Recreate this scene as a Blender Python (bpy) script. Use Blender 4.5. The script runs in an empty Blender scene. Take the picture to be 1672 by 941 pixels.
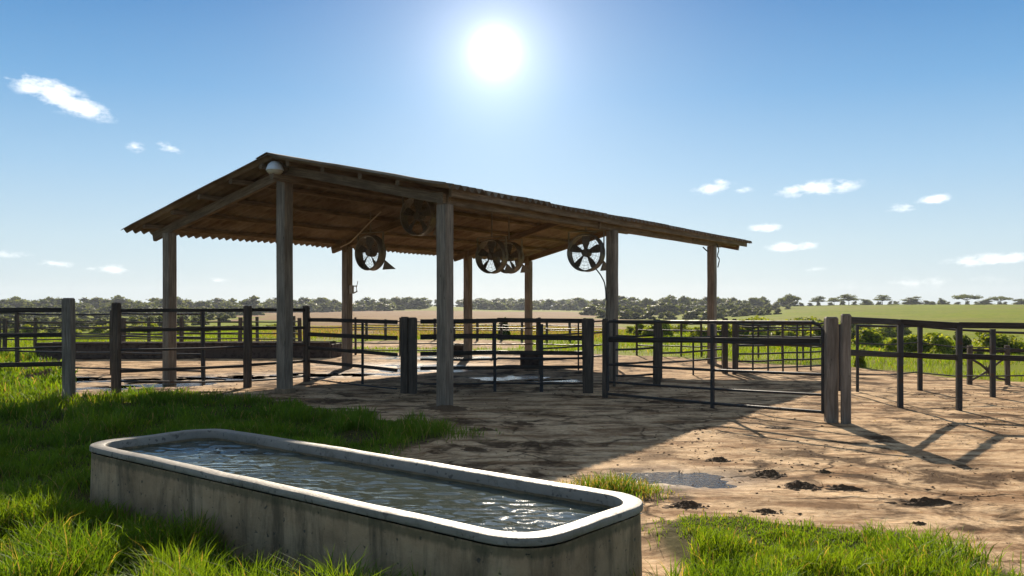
import bpy, math, random
import numpy as np
R = math.radians
rng = np.random.default_rng(7)
random.seed(7)
scn = bpy.context.scene
COL = scn.collection
HOR, F, CAM = 497.0, 1400.0, 1.5          # measured from the photograph: horizon row, focal length in pixels, eye height

def gp(px, py, z=0.0):
    """ground point seen at a pixel of the photograph (used to measure the layout)"""
    d = (CAM - z) * F / (py - HOR)
    return ((px - 836) / F * d, d)

# ------------------------------------------------------------------ noise
def _hash(ix, iy, seed):
    h = (ix.astype(np.int64) * 374761393 + iy.astype(np.int64) * 668265263 + seed * 1442695041) & 0xffffffff
    h = ((h ^ (h >> 13)) * 1274126177) & 0xffffffff
    return ((h ^ (h >> 16)) & 0xffff) / 65535.0
def vnoise(x, y, seed=0):
    x = np.asarray(x, float); y = np.asarray(y, float)
    ix = np.floor(x); iy = np.floor(y); fx = x - ix; fy = y - iy
    fx = fx * fx * (3 - 2 * fx); fy = fy * fy * (3 - 2 * fy)
    a = _hash(ix, iy, seed); b = _hash(ix + 1, iy, seed); c = _hash(ix, iy + 1, seed); d = _hash(ix + 1, iy + 1, seed)
    return (a * (1 - fx) + b * fx) * (1 - fy) + (c * (1 - fx) + d * fx) * fy
def fbm(x, y, seed=0, oct=4):
    s = 0; a = .5; t = 0
    for k in range(oct):
        s = s + a * vnoise(np.asarray(x) * 2 ** k, np.asarray(y) * 2 ** k, seed + 17 * k); t += a; a *= .5
    return s / t
def sstep(a, b, x):
    t = np.clip((x - a) / (b - a), 0, 1); return t * t * (3 - 2 * t)
def inpoly(poly, x, y):
    x = np.asarray(x); y = np.asarray(y); r = np.zeros(x.shape, bool); n = len(poly)
    for i in range(n):
        x1, y1 = poly[i]; x2, y2 = poly[(i + 1) % n]
        if y1 == y2: continue
        c = ((y1 > y) != (y2 > y)) & (x < (x2 - x1) * (y - y1) / (y2 - y1) + x1)
        r ^= c
    return r
def polydist(poly, x, y):
    """signed distance, positive inside"""
    x = np.asarray(x, float); y = np.asarray(y, float); d = np.full(x.shape, 1e9); n = len(poly)
    for i in range(n):
        x1, y1 = poly[i]; x2, y2 = poly[(i + 1) % n]
        ex, ey = x2 - x1, y2 - y1
        t = np.clip(((x - x1) * ex + (y - y1) * ey) / (ex * ex + ey * ey + 1e-9), 0, 1)
        d = np.minimum(d, np.hypot(x - x1 - t * ex, y - y1 - t * ey))
    return np.where(inpoly(poly, x, y), d, -d)

# ------------------------------------------------------------------ materials
def mat(name):
    m = bpy.data.materials.new(name); m.use_nodes = True
    nt = m.node_tree; nt.nodes.clear()
    out = nt.nodes.new('ShaderNodeOutputMaterial')
    return m, nt, out
class N:
    """small helper round a node tree"""
    def __init__(s, nt): s.nt = nt
    def n(s, t, **kw):
        x = s.nt.nodes.new(t)
        for k, v in kw.items(): setattr(x, k, v)
        return x
    def l(s, a, b): s.nt.links.new(a, b)
    def val(s, sock, v):
        if isinstance(v, bpy.types.NodeSocket): s.l(v, sock)
        else: sock.default_value = v
    def math(s, op, a, b=None, clamp=False):
        x = s.n('ShaderNodeMath', operation=op); x.use_clamp = clamp
        s.val(x.inputs[0], a)
        if b is not None: s.val(x.inputs[1], b)
        return x.outputs[0]
    def noise(s, vec, scale, detail=4, rough=.55, dist=0):
        x = s.n('ShaderNodeTexNoise'); x.inputs['Scale'].default_value = scale; x.inputs['Detail'].default_value = detail
        x.inputs['Roughness'].default_value = rough; x.inputs['Distortion'].default_value = dist
        if vec is not None: s.l(vec, x.inputs['Vector'])
        return x.outputs['Fac']
    def mapping(s, vec, loc=(0, 0, 0), rot=(0, 0, 0), scale=(1, 1, 1), typ='POINT'):
        x = s.n('ShaderNodeMapping', vector_type=typ); s.l(vec, x.inputs[0])
        x.inputs['Location'].default_value = loc; x.inputs['Rotation'].default_value = rot; x.inputs['Scale'].default_value = scale
        return x.outputs[0]
    def ramp(s, fac, stops):
        x = s.n('ShaderNodeValToRGB'); e = x.color_ramp.elements
        while len(e) < len(stops): e.new(.5)
        for q, (p, c) in zip(e, stops):
            q.position = p; q.color = (c[0], c[1], c[2], 1) if not isinstance(c, (int, float)) else (c, c, c, 1)
        s.l(fac, x.inputs[0]); return x.outputs[0]
    def mix(s, fac, a, b, mode='MIX'):
        x = s.n('ShaderNodeMix', data_type='RGBA', blend_type=mode)
        s.val(x.inputs[0], fac)
        for q, v in ((6, a), (7, b)):
            if isinstance(v, bpy.types.NodeSocket): s.l(v, x.inputs[q])
            else: x.inputs[q].default_value = (v[0], v[1], v[2], 1)
        return x.outputs[2]
    def bump(s, h, strength=.4, dist=.02):
        x = s.n('ShaderNodeBump'); x.inputs['Strength'].default_value = strength; x.inputs['Distance'].default_value = dist
        s.l(h, x.inputs['Height']); return x.outputs[0]
    def bsdf(s, out, col, rough=.8, spec=.3, normal=None, metal=0.0, **kw):
        p = s.n('ShaderNodeBsdfPrincipled')
        if isinstance(col, bpy.types.NodeSocket): s.l(col, p.inputs['Base Color'])
        else: p.inputs['Base Color'].default_value = (*col, 1)
        s.val(p.inputs['Roughness'], rough); s.val(p.inputs['Specular IOR Level'], spec); s.val(p.inputs['Metallic'], metal)
        if normal is not None: s.l(normal, p.inputs['Normal'])
        for k, v in kw.items(): s.val(p.inputs[k], v)
        s.l(p.outputs[0], out.inputs[0]); return p

def wood_mat(name, dark, mid, light, rough=.8, bump=.5, spec=.25):
    m, nt, out = mat(name); k = N(nt)
    uv = k.n('ShaderNodeUVMap').outputs[0]
    grain = k.noise(k.mapping(uv, scale=(2.2, 42, 1)), 1, 5, .65, .6)
    big = k.noise(k.mapping(uv, scale=(1.6, 5, 1)), 1, 4, .6)
    col = k.ramp(grain, [(.28, dark), (.52, mid), (.75, light)])
    col = k.mix(k.math('MULTIPLY', k.ramp(big, [(.4, 0), (.66, 1)]), .65), col, dark)
    knots = k.noise(k.mapping(uv, scale=(5, 16, 1)), 1, 2)
    col = k.mix(k.ramp(knots, [(.7, 0), (.76, .8)]), col, tuple(c * .35 for c in dark))
    k.bsdf(out, col, rough, spec, k.bump(grain, bump, .01)); return m
def metal_mat(name, c, rust, rough=.45, metal=.6, amount=.5):
    m, nt, out = mat(name); k = N(nt)
    ob = k.n('ShaderNodeTexCoord').outputs['Object']
    n = k.noise(ob, 9, 5, .65); n2 = k.noise(ob, 40, 3)
    f = k.ramp(n, [(.62 - .25 * amount, 0), (.75 - .2 * amount, 1)])
    col = k.mix(f, c, rust)
    k.bsdf(out, col, k.math('ADD', k.math('MULTIPLY', f, .35), rough), .4, k.bump(n2, .2, .005),
           k.math('MULTIPLY', k.math('SUBTRACT', 1.0, f), metal)); return m

M = {}
M['post'] = wood_mat('grey weathered post timber', (.12, .088, .062), (.28, .212, .15), (.43, .34, .255))
M['gpost'] = wood_mat('grey gate post timber', (.095, .076, .057), (.225, .182, .14), (.36, .30, .24))
M['beam'] = wood_mat('brown roof timber', (.095, .062, .036), (.225, .152, .092), (.345, .245, .158))
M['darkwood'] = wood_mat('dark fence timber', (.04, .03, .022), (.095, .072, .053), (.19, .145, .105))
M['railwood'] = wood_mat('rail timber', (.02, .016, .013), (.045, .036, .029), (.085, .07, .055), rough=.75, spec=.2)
M['pipe'] = metal_mat('dark painted pipe', (.03, .028, .027), (.07, .038, .022), .55, .15, .35)
M['fan'] = metal_mat('dusty fan steel', (.23, .20, .165), (.14, .09, .055), .5, .4, .35)
M['blade'] = metal_mat('fan blade', (.15, .115, .085), (.10, .065, .04), .5, .3, .3)
M['cable'] = metal_mat('cable sheath', (.04, .038, .036), (.05, .045, .04), .6, 0, .2)
M['palecable'] = metal_mat('pale cable sheath', (.42, .33, .24), (.3, .22, .15), .6, 0, .2)
M['white'] = metal_mat('white enamel', (.72, .75, .78), (.5, .45, .38), .35, 0, .12)
M['lens'] = metal_mat('dusty lamp lens', (.55, .47, .34), (.4, .32, .22), .25, 0, .2)
M['bunk'] = metal_mat('dark timber feed bunk', (.07, .045, .032), (.035, .022, .016), .8, 0, .5)

# roof sheets
def roof_mat():
    m, nt, out = mat('rusty corrugated sheet'); k = N(nt)
    uv = k.n('ShaderNodeUVMap').outputs[0]
    n = k.noise(k.mapping(uv, scale=(.8, 1.2, 1)), 1, 6, .65)
    st = k.noise(k.mapping(uv, scale=(7, .5, 1)), 1, 4, .6)
    col = k.ramp(n, [(.3, (.115, .082, .055)), (.5, (.225, .17, .118)), (.7, (.33, .275, .215))])
    col = k.mix(k.ramp(st, [(.45, 0), (.7, .7)]), col, (.10, .058, .033))
    k.bsdf(out, col, .9, .1, k.bump(n, .25, .01)); return m
M['roof'] = roof_mat()

def concrete_mat(name, rim=False):
    m, nt, out = mat(name); k = N(nt)
    ob = k.n('ShaderNodeTexCoord').outputs['Object']
    base = k.noise(ob, 2.6, 6, .65); fine = k.noise(ob, 55, 4, .7)
    streak = k.noise(k.mapping(ob, scale=(4.5, 4.5, .8)), 1, 7, .72, .5)
    streak2 = k.noise(k.mapping(ob, scale=(30, 30, 1.6)), 1, 3, .6)
    pits = k.noise(ob, 26, 2, .5)
    if rim:
        col = k.ramp(base, [(.3, (.17, .145, .11)), (.6, (.28, .245, .195)), (.8, (.37, .33, .27))])
        col = k.mix(k.ramp(fine, [(.35, .5), (.6, 0)]), col, (.24, .21, .18))
        stn = k.noise(ob, 7, 6, .72, .6); col = k.mix(k.ramp(stn, [(.52, 0), (.66, .7)]), col, (.11, .09, .062))
        col = k.mix(k.ramp(pits, [(.62, 0), (.68, .8)]), col, (.08, .065, .05))
        h = k.math('ADD', k.math('MULTIPLY', base, .6), k.math('ADD', k.math('MULTIPLY', fine, .4), k.math('MULTIPLY', pits, -.5)))
        k.bsdf(out, col, k.ramp(base, [(.3, .45), (.7, .65)]), .4, k.bump(h, .5, .012))
    else:
        col = k.ramp(base, [(.25, (.24, .148, .076)), (.5, (.43, .275, .152)), (.75, (.55, .38, .225))])
        col = k.mix(k.ramp(streak, [(.47, 0), (.66, .85)]), col, (.10, .07, .04))
        col = k.mix(k.ramp(streak2, [(.60, 0), (.78, .35)]), col, (.09, .075, .05))
        col = k.mix(k.ramp(pits, [(.66, 0), (.71, .8)]), col, (.06, .05, .04))
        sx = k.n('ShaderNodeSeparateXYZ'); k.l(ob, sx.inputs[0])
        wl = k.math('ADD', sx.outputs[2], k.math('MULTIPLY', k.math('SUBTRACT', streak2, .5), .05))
        col = k.mix(k.ramp(wl, [(.385, 0), (.405, .6), (.43, .6), (.445, .1)]), col, (.075, .07, .035))     # algae at the water line inside; same dark greenish band outside below the rim
        low = k.math('SUBTRACT', .30, k.math('ADD', sx.outputs[2], k.math('MULTIPLY', k.math('SUBTRACT', streak, .5), .35)))
        col = k.mix(k.math('MULTIPLY', k.ramp(low, [(.1, 0), (.32, 1)]), .55), col, (.12, .085, .055))   # darker brown towards the foot, with a ragged upper edge
        h = k.math('ADD', k.math('MULTIPLY', fine, .5), k.math('ADD', k.math('MULTIPLY', base, .7), k.math('MULTIPLY', pits, -.5)))
        k.bsdf(out, col, .82, .3, k.bump(h, .5, .015))
    return m
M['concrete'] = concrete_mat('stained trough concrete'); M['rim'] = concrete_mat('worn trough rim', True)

def water_mat(name, col, bump, scale, rough=.02):
    m, nt, out = mat(name); k = N(nt)
    ob = k.n('ShaderNodeTexCoord').outputs['Object']
    h = k.noise(k.mapping(ob, scale=(1, 1.6, 1)), scale, 3, .6, .4)
    k.bsdf(out, col, rough, .5, k.bump(h, bump, .01), IOR=1.42); return m
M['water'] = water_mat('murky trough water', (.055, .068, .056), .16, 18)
M['puddle'] = water_mat('muddy puddle water', (.06, .045, .03), 1.0, 15, .1)

def leaf_mat(name, trans=.45, rough=.55, spec=.25, tint=(1.5, 1.35, .5)):
    m, nt, out = mat(name); k = N(nt)
    at = k.n('ShaderNodeAttribute'); at.attribute_name = 'Col'
    c = at.outputs['Color']
    p = k.n('ShaderNodeBsdfPrincipled'); k.l(c, p.inputs['Base Color']); p.inputs['Roughness'].default_value = rough
    p.inputs['Specular IOR Level'].default_value = spec
    t = k.n('ShaderNodeBsdfTranslucent'); k.l(k.mix(1.0, c, tint, 'MULTIPLY'), t.inputs[0])
    x = k.n('ShaderNodeMixShader'); x.inputs[0].default_value = trans
    k.l(p.outputs[0], x.inputs[1]); k.l(t.outputs[0], x.inputs[2]); k.l(x.outputs[0], out.inputs[0]); return m
M['grass'] = leaf_mat('grass blades', .5, .6, .22, (1.7, 1.55, .45))
M['leaf'] = leaf_mat('leaves', .58)
M['bark'] = wood_mat('bark', (.03, .024, .018), (.06, .048, .036), (.1, .08, .06))
M['dung'] = None
def dung_mat():
    m, nt, out = mat('dried manure and mud'); k = N(nt)
    ob = k.n('ShaderNodeTexCoord').outputs['Object']
    n = k.noise(ob, 30, 5, .7)
    k.bsdf(out, k.ramp(n, [(.3, (.07, .04, .022)), (.55, (.17, .105, .058)), (.8, (.28, .19, .11))]), .9, .2, k.bump(n, .8, .02)); return m
M['dung'] = dung_mat()

# ------------------------------------------------------------------ object helpers
def tag(o, label=None, cat=None, group=None, kind=None):
    if label: o['label'] = label
    if cat: o['category'] = cat
    if group: o['group'] = group
    if kind: o['kind'] = kind
    return o
def thing(name, loc=(0, 0, 0), label=None, cat=None, group=None, rz=0):
    o = bpy.data.objects.new(name, None); COL.objects.link(o); o.location = loc; o.rotation_euler = (0, 0, rz)
    o.empty_display_size = .2
    return tag(o, label, cat, group)
def copy_tree(o, parent=None):
    c = o.copy(); COL.objects.link(c); c.parent = parent
    for ch in list(o.children): copy_tree(ch, c)
    return c
def place(root, loc, rz=0, scale=(1, 1, 1)):
    root.location = loc; root.rotation_euler = (0, 0, rz); root.scale = scale; return root

class MB:
    """collects boxes, bars and tubes with uv in metres"""
    def __init__(s): s.v = []; s.f = []; s.uv = []; s.n = 0
    def grid(s, P, closed_u=True, cap=True, uoff=0.0):
        """P: rings (n, m, 3); rings run along the length"""
        P = np.asarray(P, float); n, m, _ = P.shape; b = s.n
        s.v.append(P.reshape(-1, 3)); s.n += n * m
        L = np.concatenate([[0], np.cumsum(np.linalg.norm(np.diff(P.mean(1), axis=0), axis=1))]) + uoff
        per = np.linalg.norm(P[0] - np.roll(P[0], -1, 0), axis=1); W = np.concatenate([[0], np.cumsum(per)])
        for i in range(n - 1):
            for j in range(m if closed_u else m - 1):
                j2 = (j + 1) % m
                s.f.append((b + i * m + j, b + i * m + j2, b + (i + 1) * m + j2, b + (i + 1) * m + j))
                s.uv.append(((L[i], W[j]), (L[i], W[j + 1]), (L[i + 1], W[j + 1]), (L[i + 1], W[j])))
        if cap:
            for i, rev in ((0, True), (n - 1, False)):
                idx = [b + i * m + j for j in range(m)]
                if rev: idx = idx[::-1]
                s.f.append(tuple(idx)); c = P[i].mean(0)
                s.uv.append(tuple((uoff + .01 * q, .05 * q) for q in range(m)))
    def beam(s, p0, p1, w, h, up=(0, 0, 1), ch=.012, segs=1, jit=0.0, w1=None, h1=None, sag=0.0):
        """rectangular bar with chamfered edges, w sideways, h along up"""
        p0 = np.array(p0, float); p1 = np.array(p1, float); d = p1 - p0; L = np.linalg.norm(d); d /= L
        up = np.array(up, float); up = up - d * up.dot(d)
        if np.linalg.norm(up) < 1e-4: up = np.array((0, 1., 0)); up = up - d * up.dot(d)
        up /= np.linalg.norm(up); sd = np.cross(d, up)
        rings = []
        for i in range(segs + 1):
            t = i / segs; ww = w + ((w1 or w) - w) * t; hh = h + ((h1 or h) - h) * t
            a, b = ww / 2, hh / 2; c = min(ch, a * .6, b * .6)
            prof = [(-a + c, -b), (a - c, -b), (a, -b + c), (a, b - c), (a - c, b), (-a + c, b), (-a, b - c), (-a, -b + c)]
            o = p0 + d * L * t - np.array((0, 0, sag * 4 * t * (1 - t)))
            if jit: o = o + sd * random.uniform(-jit, jit) + up * random.uniform(-jit, jit)
            rings.append([o + sd * x + up * y + (sd * random.uniform(-jit, jit) + up * random.uniform(-jit, jit)) * .4 for x, y in prof])
        s.grid(rings, uoff=random.uniform(0, 50)); return s
    def tube(s, pts, r, n=8, cap=True, r1=None):
        pts = np.asarray(pts, float); k = len(pts); rings = []
        for i in range(k):
            a = pts[max(i - 1, 0)]; b = pts[min(i + 1, k - 1)]; d = b - a; d /= np.linalg.norm(d) + 1e-9
            u = np.cross(d, (0, 0, 1.0))
            if np.linalg.norm(u) < .05: u = np.cross(d, (0, 1.0, 0))
            u /= np.linalg.norm(u); w = np.cross(d, u)
            rr = r + ((r1 if r1 is not None else r) - r) * i / max(k - 1, 1)
            rings.append([pts[i] + rr * (u * math.cos(t) + w * math.sin(t)) for t in np.linspace(0, 2 * math.pi, n, endpoint=False)])
        s.grid(rings, cap=cap, uoff=random.uniform(0, 50)); return s
    def build(s, name, m, parent=None, smooth=False, origin=None):
        V = np.concatenate(s.v)
        if parent is not None: off = np.array(parent.location) if origin is None else np.array(origin)
        else: off = np.array(origin) if origin is not None else np.zeros(3)
        me = bpy.data.meshes.new(name); me.from_pydata((V - off).tolist(), [], s.f); me.update()
        if s.uv:
            l = me.uv_layers.new(name='UVMap'); flat = [c for f in s.uv for q in f for c in q]
            l.data.foreach_set('uv', flat)
        if smooth: me.polygons.foreach_set('use_smooth', [True] * len(me.polygons))
        me.materials.append(m)
        o = bpy.data.objects.new(name, me); COL.objects.link(o)
        if parent is not None: o.parent = parent
        else: o.location = off
        return o
def raw_mesh(name, V, loops, starts, totals, m, cols=None, smooth=False, parent=None, loc=(0, 0, 0)):
    me = bpy.data.meshes.new(name)
    me.vertices.add(len(V)); me.vertices.foreach_set('co', np.asarray(V, np.float32).ravel())
    me.loops.add(len(loops)); me.loops.foreach_set('vertex_index', np.asarray(loops, np.int32))
    me.polygons.add(len(starts)); me.polygons.foreach_set('loop_start', np.asarray(starts, np.int32))
    me.polygons.foreach_set('loop_total', np.asarray(totals, np.int32))
    if smooth: me.polygons.foreach_set('use_smooth', np.ones(len(starts), bool))
    me.update(calc_edges=True)
    if cols is not None:
        a = me.color_attributes.new('Col', 'FLOAT_COLOR', 'POINT')
        c = np.ones((len(V), 4), np.float32); c[:, :3] = cols; a.data.foreach_set('color', c.ravel())
    for q in (m if isinstance(m, (list, tuple)) else [m]): me.materials.append(q)
    o = bpy.data.objects.new(name, me); COL.objects.link(o); o.location = loc
    if parent is not None: o.parent = parent
    return o
def grid_mesh(name, X, Y, Z, m, cols=None, **kw):
    r, c = X.shape; V = np.stack([X, Y, Z], -1).reshape(-1, 3)
    i, j = np.meshgrid(np.arange(r - 1), np.arange(c - 1), indexing='ij'); a = (i * c + j).ravel()
    L = np.stack([a, a + 1, a + c + 1, a + c], 1)
    return raw_mesh(name, V, L.ravel(), np.arange(len(a)) * 4, np.full(len(a), 4), m, cols, **kw)

# ------------------------------------------------------------------ terrain
AZ = [-2500, -600, 0, 400, 560, 690, 780, 1000, 1200, 1330, 1672, 2400, 4200]
DD = [0, 24, 45, 80, 130, 200, 300, 400, 520, 650, 900, 1600]
flat = [0, 0, -.2, -.8, -1.6, -2.4, -2.8, -3, -3, -3, -6, -12]
TZ = [flat,
      [0, 0, -.3, -1.2, -2.3, -3.2, -3.4, -3.2, -3, -3, -6, -12],
      [0, 0, -.3, -1.2, -2.3, -3.2, -3.4, -3.2, -3, -3, -6, -12],
      [0, 0, -.2, -.7, -1.3, -2, -2.6, -2.9, -3.2, -3, -6, -12],
      [0, 0, -.1, -.4, -.8, -1.3, -1.9, -2.4, -2.9, -3, -6, -12],
      [0, 0, -.1, -.4, -.8, -1.3, -1.9, -2.0, -.6, 1.6, -2, -10],
      [0, 0, -.1, -.4, -.8, -1.4, -2.0, -2.4, -2.5, -1, -5, -12],
      [0, 0, -.2, -.8, -1.6, -2.3, -2.8, -2.8, -2.6, -2, -5, -12],
      [0, 0, -.3, -1.1, -2.1, -2.4, -2.2, -1.6, -1, 0, -5, -12],
      [0, 0, -.4, -1.4, -2.3, -1.7, -.3, .9, 1.2, 0, -5, -12],
      [0, 0, -.5, -1.6, -2.1, -.9, .8, 1.5, 1.4, 0, -5, -12],
      [0, 0, -.5, -1.6, -2.1, -.9, .8, 1.5, 1.4, 0, -5, -12], flat]
_a = np.arctan((np.array(AZ) - 836) / F); _a[0] = -math.pi; _a[-1] = math.pi
_TA = np.linspace(-math.pi, math.pi, 721); _TD = np.linspace(0, math.log(1700), 260)
_T = np.array([np.interp(np.exp(_TD), DD, t) for t in TZ])
_T = np.array([np.interp(_TA, _a, _T[:, j]) for j in range(len(_TD))]).T
def _blur(A, ax, r):
    k = np.hanning(2 * r + 3)[1:-1]; k /= k.sum()
    P = np.pad(A, [(r, r) if i == ax else (0, 0) for i in range(2)], mode='edge')
    return np.apply_along_axis(lambda v: np.convolve(v, k, 'valid'), ax, P)
_T = _blur(_blur(_T, 1, 7), 0, 8)
def terrain(x, y):
    x = np.asarray(x, float); y = np.asarray(y, float)
    d = np.hypot(x, y); a = np.arctan2(x, y)
    u = (a + math.pi) / (2 * math.pi) * 720; v = np.log(np.maximum(d, 1)) / math.log(1700) * 259
    i = np.clip(u.astype(int), 0, 719); j = np.clip(v.astype(int), 0, 258); fu = u - i; fv = np.clip(v - j, 0, 1)
    t = (_T[i, j] * (1 - fu) + _T[i + 1, j] * fu) * (1 - fv) + (_T[i, j + 1] * (1 - fu) + _T[i + 1, j + 1] * fu) * fv
    t = t * sstep(23, 30, d)
    return t + (fbm(x / 22, y / 22, 5, 4) - .5) * .9 * sstep(34, 110, d) + (fbm(x / 4, y / 4, 9, 2) - .5) * .18 * sstep(27, 36, d)

LAWN = [(-60, 29), (-16, 28), (-10.6, 20), (-9.2, 17.6), (-7.7, 14.9), (-7.1, 13.8), (-5.5, 14.3), (-3.5, 13.2), (-2.3, 11.5),
        (-.75, 10.1), (-.7, 9.3), (-1.4, 8.3), (-1.1, 7.2), (-.3, 6.0), (-.9, 5.0), (.0, 3.55), (.2, 3.0), (.3, -3), (-60, -3)]
LAWN2 = [(.74, 4.4), (.74, 5.5), (1.15, 5.9), (1.75, 6.0), (2.2, 5.5), (2.7, 4.9), (3.6, 4.1), (5, 2.6), (5, -3), (.4, -3), (.3, 3.5)]
YARD = [(-60, 29), (-16, 28), (-12, 27.5), (-6.0, 27.5), (-3, 26.5), (1, 27.5), (4.5, 24), (5.9, 22), (8.2, 20.2), (9.0, 17.8), (10.5, 15.4), (16, 13.5), (26, 12), (26, -14), (-60, -14)]
PAD = [(-6.5, 29.5), (-.2, 29), (1.5, 34), (-1.5, 37), (-6.5, 36)]
PUD = [(-9.2, 17.4, .8, .4), (-7.7, 15.3, .6, .4), (-7.6, 17.0, 1.1, .5), (-6.1, 17.4, 1.0, .5), (-6.6, 16.0, .8, .35), (-4.5, 18.0, 1.0, .5),
       (-2.6, 21, 1.2, .6), (.0, 17.5, .75, .45), (1.0, 16.9, .45, .28), (1.42, 7.35, .36, .26), (-1.8, 24, 1.2, .6), (-3.4, 18.4, .9, .4), (-2.3, 19.6, .9, .45)]
PUD_Z = -.009
def warp(x, y, a=.35, s=1.1):
    return x + (fbm(x * s, y * s, 31, 3) - .5) * 2 * a, y + (fbm(x * s + 9, y * s + 4, 37, 3) - .5) * 2 * a
def masks(x, y):
    wx, wy = warp(x, y)
    lawn = np.maximum(sstep(-.06, .12, polydist(LAWN, wx, wy)), sstep(-.06, .12, polydist(LAWN2, wx, wy)))
    yard = np.maximum(sstep(-.1, .2, polydist(YARD, wx, wy)), sstep(-.2, .3, polydist(PAD, wx, wy)))
    return lawn, yard
def micro(x, y):
    """relief of the trampled yard in metres"""
    h = (fbm(x * .55, y * .55, 3, 3) - .5) * .05 + (fbm(x * 3, y * 3, 11, 3) - .5) * .03
    h = h + np.clip(fbm(x * 1.3 + 5, y * 1.3, 23, 4) - .56, 0, 1) * .16 * sstep(.3, .6, fbm(x * 9, y * 9, 27, 2))
    h = h * .5 + .006
    pud = np.zeros_like(h); wx_ = (fbm(x * 1.7, y * 2.6, 81, 4) - .5) * 3.2; wy_ = (fbm(x * 1.9 + 7, y * 2.8, 83, 4) - .5) * 3.2
    for px, py, rx, ry in PUD:
        q = ((x + wx_ * rx - px) / rx) ** 2 + ((y + wy_ * ry - py) / ry) ** 2
        pud = np.maximum(pud, np.exp(-q * .55))
    h = np.maximum(h, -.005) * (1 - pud * .6) - pud * .026
    return h
def ground_z(x, y):
    x = np.asarray(x, float); y = np.asarray(y, float)
    lawn, yard = masks(x, y)
    near = 1 - sstep(40, 60, np.hypot(x, y))
    return terrain(x, y) + micro(x, y) * near * (1 - lawn * .5) + lawn * .02 * near

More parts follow.
